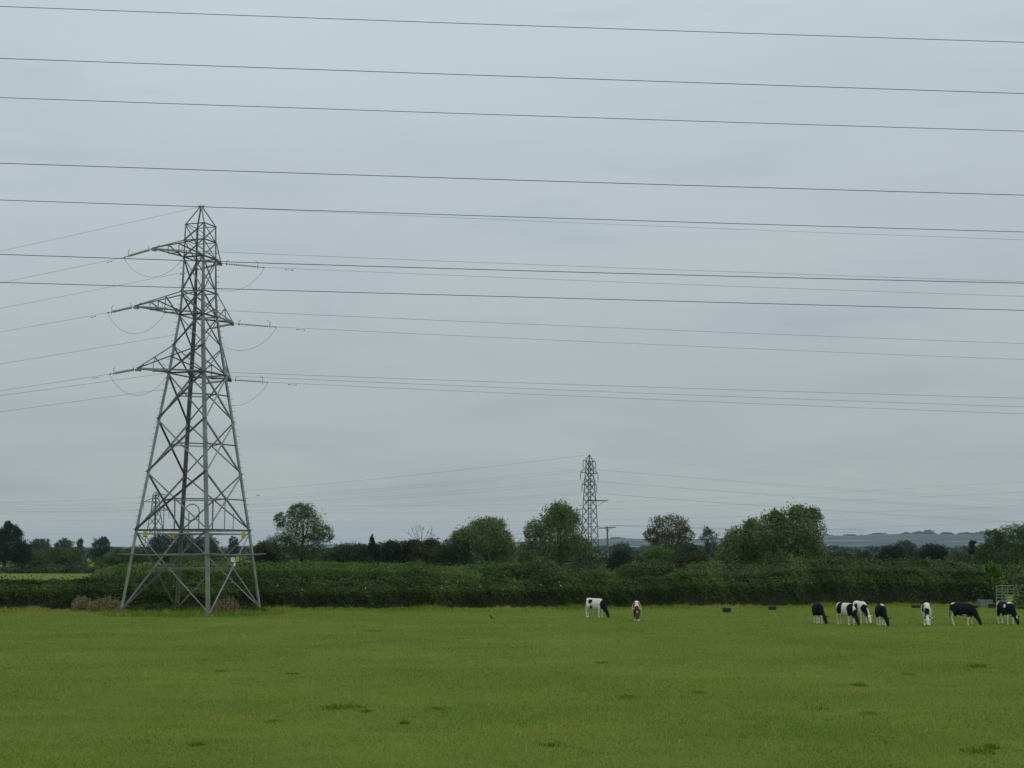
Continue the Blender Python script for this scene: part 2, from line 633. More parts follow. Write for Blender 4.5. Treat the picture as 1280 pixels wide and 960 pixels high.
def hedge(name, label, base_pts, top_px, thick, leaf, seed, leafsize, per_m2, base_z=0.0, group=None, core=True, rag=0.12, under=0.12, under_h=0.58):
    """base_pts: [(px, py) on the ground]; top_px: [(px, py)]: height from the top line at that depth"""
    rng = np.random.default_rng(seed)
    B = np.array([on_z(px, py, base_z) for px, py in base_pts]) if len(base_pts[0]) == 2 else np.array([[at_y(px, 692, D)[0], D, base_z] for px, _, D in base_pts])
    tpx = np.array(top_px, float)
    seg = np.linalg.norm(np.diff(B, axis=0), axis=1)
    cum = np.concatenate([[0], np.cumsum(seg)])
    Ltot = cum[-1]

    def at(s):
        return np.stack([np.interp(s, cum, B[:, i]) for i in range(3)], -1)
    ss = np.linspace(0, Ltot, 200)
    pp = at(ss)
    pxs = np.array([proj(p)[0] for p in pp])
    tops = np.interp(pxs, tpx[:, 0], tpx[:, 1])
    hs = np.array([at_y(px, ty, p[1] + thick * 0.4)[2] - base_z for px, ty, p in zip(pxs, tops, pp)])
    lump = np.convolve(rng.normal(0, 1, 206), np.ones(7) / 7, 'valid') * rag * 1.3
    hs = np.maximum(0.4, hs + lump[:200])
    height = lambda s: np.interp(s, ss, hs)
    hm = hs.mean()
    # rounded cross section, walked along its outline: front face, top, back
    n = int(Ltot * (2 * hm + thick) * per_m2)
    s = rng.uniform(0, Ltot, n)
    u = rng.random(n)
    low = u * (2 * hm + thick) / hm
    keep = (low > under_h) | (rng.random(n) < 1 - 2.1 * under + 2.1 * under * (low / under_h) ** 2)
    s, u = s[keep], u[keep]
    n = len(s)
    h = height(s)
    per = 2 * hm + thick
    w = u * per
    front = w < hm
    topm = (w >= hm) & (w < hm + thick)
    v = np.where(front, w / hm, np.where(topm, 1.0, (per - w) / hm))
    d = np.where(front, 0.0, np.where(topm, (w - hm) / thick, 1.0))
    # upright foot, then a rounded batter leaning back to the top
    lean = np.clip((v - under_h) / (1 - under_h), 0, 1)
    tuck = under * thick * np.clip(1 - v / (under_h + 0.04), 0, 1) ** 1.2 + 0.46 * thick * lean ** 1.25
    dd = np.where(front, tuck, np.where(topm, 0.44 * thick + d * 0.12 * thick, thick - tuck))
    zz = np.where(topm, h - 0.04 * h * (2 * d - 1) ** 2, v * h)
    deepin = np.abs(rng.normal(0, 0.10 + 0.22 * (v < under_h) * (under > 0.2), n))
    dd = np.where(front, dd + deepin, np.where(topm, dd, dd - deepin))
    zz = np.where(topm, zz - np.abs(rng.normal(0, 0.08, n)), zz)
    shoot = (v > 0.8) & (rng.random(n) < 0.08)
    zz = zz + shoot * np.abs(rng.normal(0, rag, n))
    bul = 0.20 * np.sin(s * 1.7 + seed) + 0.11 * np.sin(s * 3.9 + zz * 2.2) + 0.08 * np.sin(s * 8.1 + zz * 5) + 0.06 * np.sin(s * 15.0 + zz * 9 + 1)
    p = at(s)
    tang = unit(B[-1] - B[0])
    nrm = np.array([-tang[1], tang[0], 0.0])
    P = p + nrm * (dd + np.where(front, -bul * 0.7, 0))[:, None]
    P[:, 2] = base_z + np.maximum(0.04, zz)
    P += rng.normal(0, 0.03, P.shape)
    P[:, 2] = np.maximum(P[:, 2], base_z + 0.03)
    up_ = np.where(topm, 0.62, np.minimum(1.0, lean * 1.7) * 0.62)[:, None]
    face = np.where(front | topm, -1.0, 1.0)[:, None] * nrm * (1 - up_) + np.array([0, 0, 1.0]) * up_
    V = leaf_quads(P, leafsize, rng, 0.6, 0.0, face * 1.9)
    tint = 0.45 + 0.14 * np.sin(s * 0.9 + 2 * np.sin(s * 0.23 + seed)) + rng.normal(0, 0.17, n) + shoot * 0.1
    org = B.mean(0)
    root = empty(name, org, label, 'hedge', group)
    link_mesh('foliage', quad_mesh(V - org, 4, tint), root, org, LEAF[leaf])
    if core:
        # twig mass as a solid dark core, added to block light inside the hedge
        m = 60
        sc_ = np.linspace(0.1, Ltot - 0.1, m)
        pc = at(sc_)
        hc = height(sc_)
        Vv = []
        for q, hh in zip(pc, hc):
            for dx, zf in ((0.42, 0.0), (0.34, 0.5), (0.47, 0.74), (0.53, 0.74), (0.66, 0.5), (0.58, 0.0)):
                e = q + nrm * thick * dx
                Vv.append((e[0], e[1], base_z + hh * zf))
        Fc = [(i * 6 + k, i * 6 + (k + 1) % 6, (i + 1) * 6 + (k + 1) % 6, (i + 1) * 6 + k) for i in range(m - 1) for k in range(6)]
        Fc += [tuple(range(5, -1, -1)), tuple(range((m - 1) * 6, m * 6))]
        obj('twig_shade_core', (np.array(Vv), Fc), M_TWIG_SHADE, root, True)
    return root, at, height, nrm, Ltot


M_TWIG_SHADE = plain('twig_shade', (0.030, 0.030, 0.018), 0.95, 0.0, 0.5, 3.0)  # dark fill of the added hedge cores, for deep shade between the leaves

HEDGE_BASE = [(-520, 766), (-140, 764), (0, 763), (330, 762), (640, 760.5), (950, 757.5), (1100, 756), (1236, 757)]
HEDGE_TOP = [(-520, 722), (-140, 722), (0, 725), (60, 726), (110, 724.5), (150, 725), (200, 728), (330, 729), (450, 728), (560, 727), (640, 725), (760, 725), (860, 722), (940, 719), (1000, 713), (1080, 711), (1160, 712), (1236, 716)]
near_hedge, nh_at, nh_h, nh_n, nh_L = hedge('field_hedge', 'long dark clipped hedge along the far edge of the pasture behind the cows', HEDGE_BASE, HEDGE_TOP, 1.7, 'hedge', 11, 0.07, 520, rag=0.2, under=0.42, under_h=0.64)

# bindweed flowers on the near hedge
rng = np.random.default_rng(3)
fl = []
for px, py in [(217, 733), (246, 736), (347, 732), (378, 737), (457, 735), (558, 727), (572, 727), (552, 735), (676, 731), (701, 732), (699, 727), (1241, 735), (290, 728), (600, 733), (980, 727), (1014, 729)]:
    s = np.interp(px, [proj(nh_at(np.array([q]))[0])[0] for q in np.linspace(0, nh_L, 60)], np.linspace(0, nh_L, 60))
    b0 = nh_at(np.array([s]))[0]
    c = at_y(px, py, b0[1] - 0.12)
    r_ = 0.036 if px not in (699, 980, 1014) else 0.028
    fl.append(lathe_along(c + np.array([0, -0.04, 0]), c + np.array([0, 0.08, 0.0]), [(0, r_), (0.5, r_ * 0.5), (1, 0.012)], 6))
fo = obj('bindweed_flower', merge(*fl), plain('white_petal', (0.75, 0.74, 0.70), 0.6, 0, 0.05), near_hedge)
fo['kind'] = 'stuff'

second_hedge = hedge('far_hedge', 'second lighter green hedge rising behind the left half of the field hedge', [(112, 0, 172), (330, 0, 170), (600, 0, 166)],
                     [(112, 716), (125, 711), (150, 708), (240, 706), (330, 704), (420, 704), (480, 706), (520, 704), (560, 710), (600, 716)], 2.4, 'hedge2', 12, 0.085, 300, rag=0.15, under=0.44, under_h=0.72)
third_hedge = hedge('overgrown_hedge', 'overgrown dark hedge behind the cows between the big willows and the bright bush', [(985, 0, 148), (1120, 0, 150), (1300, 0, 150), (1700, 0, 146)],
                    [(985, 700), (1040, 703), (1100, 701), (1150, 704), (1200, 702), (1225, 708), (1300, 706), (1700, 704)], 2.6, 'mid', 13, 0.085, 260, rag=0.25, under=0.22)
hedge('scrub_belt', 'dense scrub belt along the far side of the field hedge below the willows', [(545, 0, 172), (800, 0, 176), (1010, 0, 170)],
      [(545, 714), (600, 710), (680, 712), (740, 709), (790, 713), (860, 710), (930, 708), (1010, 706)], 3.0, 'mid', 16, 0.095, 210, rag=0.3, under=0.34, under_h=0.66)
hedge('back_scrub', 'dark scrub belt behind the second hedge below the bare branched tree', [(310, 0, 252), (480, 0, 250), (700, 0, 246)],
      [(310, 696), (400, 694), (480, 697), (560, 695), (640, 700), (700, 698)], 4.0, 'dark', 17, 0.16, 70, rag=0.4)
hedge('back_scrub', 'dark scrub belt below the blue hills and the tree at the right edge', [(700, 0, 262), (1000, 0, 266), (1330, 0, 262), (1800, 0, 262)],
      [(700, 700), (800, 698), (900, 700), (1000, 698), (1060, 698), (1140, 699), (1240, 697), (1330, 696), (1800, 694)], 4.0, 'dark', 18, 0.16, 70, rag=0.4)
hedge('field_margin_hedge', 'low dark hedge across the far field at the left', [(-500, 0, 314), (60, 0, 310), (190, 0, 306)],
      [(-500, 706), (-140, 710), (0, 709), (60, 708), (115, 709), (190, 707)], 3, 'dark', 14, 0.25, 22, rag=0.3)
hedge('roadside_hedge', 'olive green hedge on the track bank right of the metal gate', [(1268, 761), (1300, 762), (1380, 764), (1800, 770)],
      [(1268, 738), (1300, 728), (1380, 722), (1800, 722)], 1.8, 'mid', 15, 0.12, 150)

T = make_tree
BR = 'bushes growing behind the field hedge'
TR = 'trees in the background'
T('dark_tree', 'dark pointed tree at the left edge of the photo beyond the far field', 'tree', [(6, 684, 30, 24), (14, 666, 15, 12), (-8, 674, 18, 16), (28, 692, 14, 16), (10, 656, 6, 6)], 318, 'conifer', 21, group=TR, trunk_px=8)
T('field_bush', 'wide olive bush beside the dark tree at the left edge', 'bush', [(58, 698, 30, 13), (84, 696, 22, 14), (34, 704, 26, 9), (98, 706, 18, 9)], 330, 'olive', 22, group=BR)
T('distant_tree', 'hazy rounded tree just right of the dark pointed tree at the left edge', 'tree', [(50, 681, 15, 9), (44, 687, 20, 8)], 520, 'grey', 23, group=TR)
T('distant_tree', 'second hazy rounded tree, between the first one and a small dark tree', 'tree', [(80, 682, 14, 10), (84, 690, 17, 8)], 510, 'grey', 24, group=TR)
T('distant_tree', 'small narrow dark tree between two hazy round trees', 'tree', [(100, 678, 5, 6), (100, 688, 6, 8)], 500, 'dark', 25, group=TR)
T('distant_tree', 'dark round tree left of the large pylon', 'tree', [(126, 683, 13, 12), (130, 676, 6, 6), (122, 695, 14, 10)], 470, 'dark', 26, group=TR)
T('field_bush', 'low dark bushes against the left legs of the large pylon', 'bush', [(150, 698, 24, 12), (172, 694, 20, 13), (135, 705, 20, 9)], 320, 'mid', 27, group=BR)
T('copse_tree', 'left tree of the grey green copse seen through the large pylon', 'tree', [(202, 682, 19, 16), (192, 693, 22, 12)], 440, 'grey', 28, group=TR)
T('copse_tree', 'middle tree of the grey green copse seen through the large pylon', 'tree', [(230, 679, 19, 15), (224, 693, 22, 12)], 445, 'grey', 29, group=TR)
T('copse_tree', 'right tree of the grey green copse seen through the large pylon', 'tree', [(257, 682, 18, 15), (262, 693, 20, 12)], 440, 'grey', 30, group=TR)
T('copse_bush', 'reddish bush in front of the copse seen through the large pylon', 'bush', [(208, 697, 14, 9)], 330, 'red', 31, group=BR)
T('poplar', 'narrow upright tree at the right legs of the large pylon', 'tree', [(292, 680, 7, 12), (291, 692, 9, 12)], 430, 'grey', 32, group=TR)
T('copse_bush', 'mixed bushes at the foot of the copse behind the large pylon', 'bush', [(240, 703, 32, 10), (285, 703, 25, 11)], 300, 'mid', 33, group=BR)
T('broadleaf_tree', 'round broadleaf tree with gaps in its crown, standing alone right of the large pylon', 'tree',
  [(378, 660, 34, 30), (350, 650, 8, 10), (352, 680, 22, 15), (402, 668, 17, 15), (376, 639, 19, 12), (385, 690, 30, 12)], 242, 'mid', 34, dens=0.85, gap=1.25, group=TR, trunk_px=378, limbs=9)
T('field_bush', 'reddish brown bush at the left foot of the round broadleaf tree', 'bush', [(334, 687, 19, 13), (325, 692, 14, 12)], 246, 'red', 35, group=BR)
T('field_bush', 'dark bush right of the round broadleaf tree', 'bush', [(436, 692, 26, 15), (418, 698, 20, 12), (452, 688, 14, 10)], 236, 'dark', 36, group=BR)
T('field_bush', 'dark bush in front of the small spruce', 'bush', [(482, 689, 24, 14), (500, 684, 15, 10), (488, 682, 8, 8)], 232, 'conifer', 37, group=BR)
T('small_spruce', 'small pointed spruce poking out of the dark bushes', 'tree', [(465, 690, 9, 6), (465, 685, 7, 5), (465, 681, 5.5, 4), (465, 677, 4, 4), (465, 673, 2.6, 3.5), (465, 670, 1.3, 2.5)], 231, 'conifer', 38, group=TR)
T('field_bush', 'reddish dark bush below the bare branched tree', 'bush', [(525, 688, 22, 15), (540, 682, 12, 11), (516, 680, 8, 7)], 233, 'red', 39, group=BR)
T('field_bush', 'dark bush left of the rounded willow', 'bush', [(566, 687, 20, 15), (552, 692, 18, 14), (580, 684, 12, 10)], 228, 'dark', 40, group=BR)
T('rounded_willow', 'olive rounded willow left of the tall bushy willow', 'tree', [(606, 672, 36, 24), (579, 672, 17, 13), (628, 688, 20, 22), (612, 656, 20, 10)], 230, 'willow', 41, dens=0.9, group=TR, trunk_px=610)
T('bushy_willow', 'tall bushy willow in front of the middle pylon', 'tree', [(701, 664, 33, 36), (669, 668, 16, 22), (720, 690, 26, 26), (684, 700, 34, 22), (655, 694, 12, 20), (699, 638, 15, 13), (708, 648, 18, 16), (690, 652, 16, 16)], 206, 'willow', 42, dens=1.35, group=TR, trunk_px=700)
T('distant_tree', 'small hazy tree right of the wooden pole', 'tree', [(777, 686, 13, 9), (782, 694, 20, 9)], 430, 'grey', 43, group=TR)
T('brown_tree', 'round brownish tree with a see through top, right of the wooden pole', 'tree', [(836, 659, 28, 18), (815, 670, 12, 12), (857, 667, 12, 11), (836, 676, 25, 12)], 262, 'brown', 44, dens=0.8, gap=1.2, group=TR, trunk_px=836, limbs=9)
T('field_bush', 'dark bush under the round brownish tree', 'bush', [(836, 694, 32, 14), (862, 690, 18, 13)], 255, 'dark', 45, group=BR)
T('sparse_tree', 'thin grey green tree between the brownish tree and the big willows', 'tree', [(886, 672, 14, 13), (884, 664, 7, 7), (893, 688, 18, 13)], 300, 'grey', 46, dens=0.5, gap=1.4, group=TR)
T('big_willow', 'left and lower of the two big willows behind the cows', 'tree', [(928, 684, 27, 27), (940, 662, 12, 16), (915, 700, 22, 22), (955, 690, 18, 26)], 196, 'willow', 47, dens=1.35, group=TR, trunk_px=930)
T('big_willow', 'taller of the two big willows behind the cows, at the right end of them', 'tree', [(998, 663, 36, 34), (966, 664, 25, 26), (1013, 690, 24, 25), (985, 698, 36, 22), (996, 640, 12, 10), (1016, 645, 12, 12), (970, 646, 11, 9)], 190, 'willow', 48, dens=1.35, group=TR, trunk_px=992)
T('field_bush', 'dark bush at the right foot of the bushy willow', 'bush', [(738, 706, 26, 13), (722, 710, 22, 12)], 186, 'dark', 49, group=BR)
T('field_bush', 'dark rounded bush just right of the wooden pole', 'bush', [(776, 698, 16, 11), (770, 706, 22, 10)], 215, 'conifer', 50, group=BR)
T('field_bush', 'bright green bush in front of the round brownish tree', 'bush', [(824, 692, 20, 9), (816, 698, 14, 10)], 214, 'hedge2', 51, group=BR)
T('field_bush', 'low green bush behind the white cow and the brown cow', 'bush', [(798, 713, 30, 11), (822, 710, 20, 12)], 176, 'mid', 52, group=BR)
T('field_bush', 'low green bush left of the big willows', 'bush', [(876, 714, 30, 11), (890, 710, 20, 10)], 178, 'hedge2', 53, group=BR)
T('field_bush', 'reddish brown bush between the brownish tree and the big willows', 'bush', [(858, 702, 20, 10), (872, 698, 16, 10)], 205, 'red', 54, group=BR)
T('field_bush', 'low green bush in front of the rounded willow', 'bush', [(585, 714, 26, 9), (620, 712, 26, 10)], 175, 'hedge2', 55, group=BR)
T('field_bush', 'low green bush in front of the bushy willow', 'bush', [(670, 712, 32, 12), (648, 714, 20, 10)], 174, 'mid', 56, group=BR)
T('field_bush', 'dark bush right of the big willows', 'bush', [(1050, 700, 24, 11), (1040, 706, 18, 10)], 200, 'dark', 57, group=BR)
T('field_bush', 'small round dark bush below the blue hills', 'bush', [(1080, 697, 13, 9)], 255, 'dark', 58, group=BR)
T('field_tree', 'left of two dark round trees below the blue hills', 'tree', [(1115, 692, 18, 12), (1106, 700, 18, 10)], 262, 'conifer', 59, group=TR)
T('field_tree', 'right of two dark round trees below the blue hills', 'tree', [(1167, 690, 18, 12), (1150, 698, 20, 11), (1180, 698, 14, 10)], 258, 'conifer', 60, group=TR)
T('distant_tree', 'hazy rounded tree behind the two dark round trees', 'tree', [(1132, 684, 16, 9), (1128, 692, 18, 8)], 470, 'grey', 61, group=TR)
T('ivy_stump', 'upright ivy covered stump left of the tree at the right edge', 'tree', [(1215, 686, 4.5, 10), (1213, 697, 5, 10), (1216, 678, 5, 3)], 245, 'conifer', 62, group=TR)
T('field_bush', 'mid green bush around the ivy covered stump', 'bush', [(1200, 698, 20, 9), (1228, 700, 16, 9)], 240, 'mid', 63, group=BR)
T('edge_tree', 'broad tree at the right edge of the photo', 'tree', [(1266, 672, 28, 18), (1294, 666, 26, 17), (1242, 672, 14, 13), (1258, 694, 36, 18), (1300, 692, 28, 20), (1232, 690, 14, 14)], 240, 'mid', 64, group=TR, trunk_px=1272)
T('gateside_bush', 'bright green bush above the hedge left of the metal gate', 'bush', [(1240, 712, 15, 10), (1232, 720, 15, 10), (1246, 724, 12, 12)], 126, 'bright', 65, group=BR, size=0.10, depth=0.7)
T('gateside_bush', 'dark bush under the bright green bush left of the metal gate', 'bush', [(1226, 738, 14, 12), (1238, 742, 8, 12)], 119, 'dark', 66, group=BR, size=0.10, depth=0.6)


def bare_tree():
    D = 240
    rng = np.random.default_rng(8)
    b0 = at_y(527, 692, D); b0[2] = 0
    root = empty('bare_tree', b0, 'leafless branching tree sticking out of the dark bushes', 'tree', TR)
    k = D / F
    fork = at_y(527, 684, D)
    obj('trunk', tube([b0, (b0 + fork) / 2 + [0.1, 0, 0], fork], [0.2, 0.15, 0.09], 6), M_DEAD, root, True)
    for tx, ty in [(513, 657), (519, 660), (524, 656), (530, 658), (541, 659), (536, 664), (509, 666), (545, 668), (521, 668)]:
        e = at_y(tx, ty, D + rng.normal(0, 0.8))
        mid = fork * 0.5 + e * 0.5 + np.array([rng.normal(0, 0.15), 0, 0.1])
        obj('limb', tube([fork, mid, e], [0.055, 0.035, 0.015], 5), M_DEAD, root, True)
        for _ in range(3):
            t_ = rng.uniform(0.4, 0.9)
            s_ = mid + (e - mid) * t_
            q = s_ + np.array([rng.normal(0, 0.45), rng.normal(0, 0.3), rng.uniform(0.3, 0.8)])
            obj('twig', tube([s_, q], [0.03, 0.012], 4), M_DEAD, root, True)


M_DEAD = plain('dead_wood', (0.09, 0.075, 0.06), 0.9, 0, 0.3, 2.0)
bare_tree()


def far_wood(name, x0, x1, D, top_y, seed, leaf, lump, n, size):
    rng = np.random.default_rng(seed)
    xs = rng.uniform(x0, x1, n)
    h = top_y + lump * (np.sin(xs * 0.11 + seed) + 0.6 * np.sin(xs * 0.27 + 2 * seed) + 0.4 * np.sin(xs * 0.53))
    zt = 4 + (692 - h) * D / F
    z = zt * (1 - rng.random(n) ** 2.2)
    P = np.stack([(xs - 640) / F * D, D + rng.uniform(-12, 12, n), np.maximum(z, 0.3)], -1)
    V = leaf_quads(P, size, rng, 0.7)
    o = link_mesh(name, quad_mesh(V, 4, rng.normal(0.45, 0.2, n)), None, None, LEAF[leaf])
    tag(o, kind='stuff')


far_wood('distant_wood', -500, 700, 900, 686.5, 71, 'grey', 1.4, 13000, 1.1)
far_wood('distant_wood', 690, 1800, 900, 686, 72, 'grey', 1.6, 13000, 1.1)
far_wood('hillside_wood', 640, 1400, 2700, 685, 73, 'dark', 1.0, 5000, 4.0)


def ridge_wood():
    rng = np.random.default_rng(9)
    P = []
    for c, w, hgt in [(1145, 8, 9), (1158, 7, 16), (1130, 6, 6), (1180, 10, 8), (1205, 12, 7), (1225, 10, 10), (1060, 10, 4), (1095, 12, 5), (1030, 8, 4), (770, 12, 4)]:
        n = 160
        x = rng.normal(c, w * 0.45, n)
        X = (x - 640) / F * HILL_Y
        z = np.interp(X, HILL_X, HILL_Z) + rng.random(n) * hgt * np.exp(-((x - c) / w) ** 2) - 2
        P.append(np.stack([X, HILL_Y + rng.uniform(-20, 20, n), z], -1))
    P = np.concatenate(P)
    o = link_mesh('ridge_wood', quad_mesh(leaf_quads(P, 4.5, rng, 0.8), 4, rng.normal(0.4, 0.2, len(P))), None, None, LEAF['dark'])
    tag(o, kind='stuff')


ridge_wood()

# ---------------------------------------------------------------- wires
def wire_px(label, pts, r, mat, group, ext=(0, 0), n=48, name='overhead_wire', sag=None, sides=5):
    """pts: 3D end points first and last; pixels (px,py) between are met where the straight plan line passes them"""
    A, B = np.asarray(pts[0], float), np.asarray(pts[-1], float)
    d = B - A
    Lh = math.hypot(d[0], d[1])
    ss, zs = [0.0, Lh], [A[2], B[2]]
    for px, py in pts[1:-1]:
        Q = along(A, d / Lh, px, py)
        ss.append(math.hypot(Q[0] - A[0], Q[1] - A[1])); zs.append(Q[2])
    if len(ss) > 2:
        # keep the ends exact: z = line + c s (s - L)
        s_, z_ = np.array(ss[2:]), np.array(zs[2:])
        lin = A[2] + d[2] * s_ / Lh
        b_ = s_ * (s_ - Lh)
        c = max(1e-5, float((b_ * (z_ - lin)).sum() / (b_ * b_).sum()))
    else:
        c = sag if sag is not None else 6e-5
    t = np.linspace(-ext[0], Lh + ext[1], n)
    P = np.stack([A[0] + d[0] * t / Lh, A[1] + d[1] * t / Lh, A[2] + d[2] * t / Lh + c * t * (t - Lh)], -1)
    o = obj(name, tube(P, r, sides), mat, None, True)
    tag(o, label, 'wire', group)
    return o, (A, d, Lh, c)


def damper(wire, data, s):
    A, d, Lh, c = data
    f = lambda t: A + d * (t / Lh) + np.array([0, 0, c * t * (t - Lh)])
    p = f(s)
    u = unit(f(s + 0.5) - f(s - 0.5))
    dn = np.array([0, 0, -0.11])
    geo = lathe_along(p - u * 0.30 + dn, p + u * 0.30 + dn, [(0, 0.02), (0.02, 0.03), (0.2, 0.028), (0.22, 0.008), (0.45, 0.008), (0.46, 0.02), (0.54, 0.02), (0.55, 0.008), (0.78, 0.008), (0.80, 0.028), (0.98, 0.03), (1, 0.02)], 6)
    obj('vibration_damper', geo, M_DARKSTEEL, wire)


# the near line: seven wires crossing the whole picture
NEAR = [((8, 31.5, 53), 76, 'topmost thick wire crossing the sky near the top edge of the photo'),
        ((73, 95.5, 117), 72, 'second thick wire from the top edge of the photo'),
        ((122, 144, 164), 79.5, 'third thick wire from the top edge of the photo'),
        ((204, 225, 244), 72, 'fourth thick wire from the top edge, well above the pylon tip'),
        ((250, 271, 290), 79.5, 'thick wire passing right at the tip of the large pylon'),
        ((318, 338, 354), 72, 'thick wire crossing in front of the upper arm of the large pylon'),
        ((353, 371, 388), 79.5, 'lowest of the thick wires, crossing the large pylon between its upper and middle arms')]
for (y0, ym, y1), D, lab in NEAR:
    A = at_y(0, y0, D * 0.9855)
    B = at_y(1280, y1, D * 1.0145)
    wire_px(lab, [A, (640, ym), B], 0.0175, M_WIRE, 'thick wires of the near power line', (70, 70), 60)

# ---------------------------------------------------------------- the large pylon
TH, THV = math.radians(20.4), math.radians(32)   # seen 11.6 degrees off axis
YT = 102.0
apex = at_y(251.5, 258, YT)
ctr = np.array([apex[0], YT, 0.0])
E1 = np.array([math.cos(TH), -math.sin(TH), 0.0])
E2 = np.array([math.sin(TH), math.cos(TH), 0.0])
SGN = {'L': (-1, -1), 'N': (1, -1), 'R': (1, 1), 'B': (-1, 1)}
LEV = [(None, 87.5), (663, 70.6), (591.5, 58.0), (526, 46.8), (468, 36.2), (433.5, 30.4), (395.3, 24.0), (365.7, 22.0), (323, 20.3), (302, 19.9), (282, 19.2)]
zs, hs = [], []
for py, hp in LEV:
    z = 0.0 if py is None else at_y(250, py, YT)[2]
    depth = YT * cp + (z - 4) * sp
    zs.append(z)
    hs.append(hp * depth / F / (math.cos(THV) + math.sin(THV)))
zs, hs = np.array(zs), np.array(hs)


def corner(k, z):
    h = np.interp(z, zs, hs)
    s1, s2 = SGN[k]
    return ctr + np.array([0, 0, z]) + E1 * h * s1 + E2 * h * s2


def zpx(py):
    return at_y(250, py, YT)[2]


tower = empty('lattice_pylon', ctr, 'large grey steel lattice pylon standing on the pasture at left with three pairs of arms', 'pylon')
FACES = [('L', 'N', -E2), ('N', 'R', E1), ('R', 'B', E2), ('B', 'L', -E1)]


def part_bar(name, p0, p1, outw, s, mat=None, parent=None, ledge=False):
    return obj(name, angle_bar(p0, p1, outw, s, None, ledge), mat or M_STEEL, parent or tower)


# legs: two lengths each, thick below, thinner above
NB = {'L': ('N', 'B'), 'N': ('R', 'L'), 'R': ('B', 'N'), 'B': ('L', 'R')}
for k in 'LNRB':
    g = []
    for i in range(len(zs) - 1):
        p0, p1 = corner(k, zs[i]), corner(k, zs[i + 1])
        if i == 0:
            p0 = p0 - np.array([0, 0, 0.1])
        a, b = NB[k]
        u = unit(corner(a, zs[3]) - corner(k, zs[3])); v = unit(corner(b, zs[3]) - corner(k, zs[3]))
        s = 0.215 if i < 6 else 0.175 if i < 8 else 0.105
        g.append((p0, p1, u, v, s))
    V, Fc = [], []
    for i, (p0, p1, u, v, s) in enumerate(g):
        pr = lprof(s, 0.024)
        V += [p0 + u * a + v * b for a, b in pr]
    p0, p1, u, v, s = g[-1]
    V += [p1 + u * a + v * b for a, b in lprof(s, 0.024)]
    m = len(g) + 1
    Fc = [(i * 6 + q, i * 6 + (q + 1) % 6, (i + 1) * 6 + (q + 1) % 6, (i + 1) * 6 + q) for i in range(m - 1) for q in range(6)]
    Fc += [tuple(range(5, -1, -1)), tuple(range((m - 1) * 6, m * 6))]
    obj('leg', (np.array(V), Fc), M_LEG, tower)
    # peak member
    pk = apex + 0.06 * (E1 * SGN[k][0] + E2 * SGN[k][1])
    part_bar('peak_member', corner(k, zs[-1]), pk, unit(E1 * SGN[k][0] + E2 * SGN[k][1]), 0.085)
    # concrete footing
    c = corner(k, 0)
    obj('footing', lathe_along(c + [0, 0, -0.15], c + [0, 0, 0.12], [(0, 0.36), (0.8, 0.32), (1.0, 0.26)], 10), M_CONCRETE, tower)
obj('peak_plate', box_bar(apex + [-0.2, 0, 0.0], apex + [0.2, 0, 0.0], 0.2, 0.09), M_STEEL, tower)

for i in range(len(zs) - 1):
    s = 0.08 if i == 0 else 0.10 if i < 4 else 0.075 if i < 8 else 0.045
    for a, b, nrm_ in FACES:
        a0, b0 = corner(a, zs[i]), corner(b, zs[i])
        a1, b1 = corner(a, zs[i + 1]), corner(b, zs[i + 1])
        if i == 0:
            a0 = a0 + [0, 0, 0.2]; b0 = b0 + [0, 0, 0.2]
        o1 = nrm_ * 0.02
        part_bar('brace', a0 + o1, b1 + o1, nrm_, s * (1.15 if b in 'NR' and a in 'LN' else 1.0), ledge=b in 'NR' and a in 'LN')
        part_bar('brace', b0 - o1 * 1.2, a1 - o1 * 1.2, nrm_, s)
for i, s in ((1, 0.12), (4, 0.11), (6, 0.10), (7, 0.08), (8, 0.10), (9, 0.07), (10, 0.06)):
    for a, b, nrm_ in FACES:
        part_bar('horizontal_member', corner(a, zs[i]) - nrm_ * 0.05, corner(b, zs[i]) - nrm_ * 0.05, nrm_, s, ledge=True)
        if i == 1:
            part_bar('horizontal_member', corner(a, zs[i] - 0.24) - nrm_ * 0.05, corner(b, zs[i] - 0.24) - nrm_ * 0.05, nrm_, 0.07)

# inner frames tying the middles of the four faces at the crossings
def cross_z(i):
    h0, h1 = hs[i], hs[i + 1]
    return zs[i] + (zs[i + 1] - zs[i]) * h0 / (h0 + h1)


for i in (0, 1, 2, 3):
    zc_ = cross_z(i)
    mids = [0.5 * (corner(a, zc_) + corner(b, zc_)) - nrm_ * 0.12 for a, b, nrm_ in FACES]
    for q in range(4):
        part_bar('frame_member', mids[q], mids[(q + 1) % 4], np.array([0, 0, 1.0]), 0.075)
    if i:
        part_bar('frame_member', mids[1], corner('R', zc_) , np.array([0, 0, 1.0]), 0.075)
for a, b, nrm_ in FACES:
    zc_ = cross_z(1)
    m = 0.5 * (corner(a, zc_) + corner(b, zc_)) - nrm_ * 0.1
    part_bar('hanger', m, np.array([m[0], m[1], zs[1] + 0.06]), nrm_, 0.07)
    q = 0.28 * corner(a, zc_) + 0.72 * corner(b, zc_) - nrm_ * 0.1
    zq = zs[1] + (zc_ - zs[1]) * 0.55
    part_bar('hanger', np.array([q[0], q[1], zq]), np.array([q[0], q[1], zs[1] + 0.06]), nrm_, 0.055)

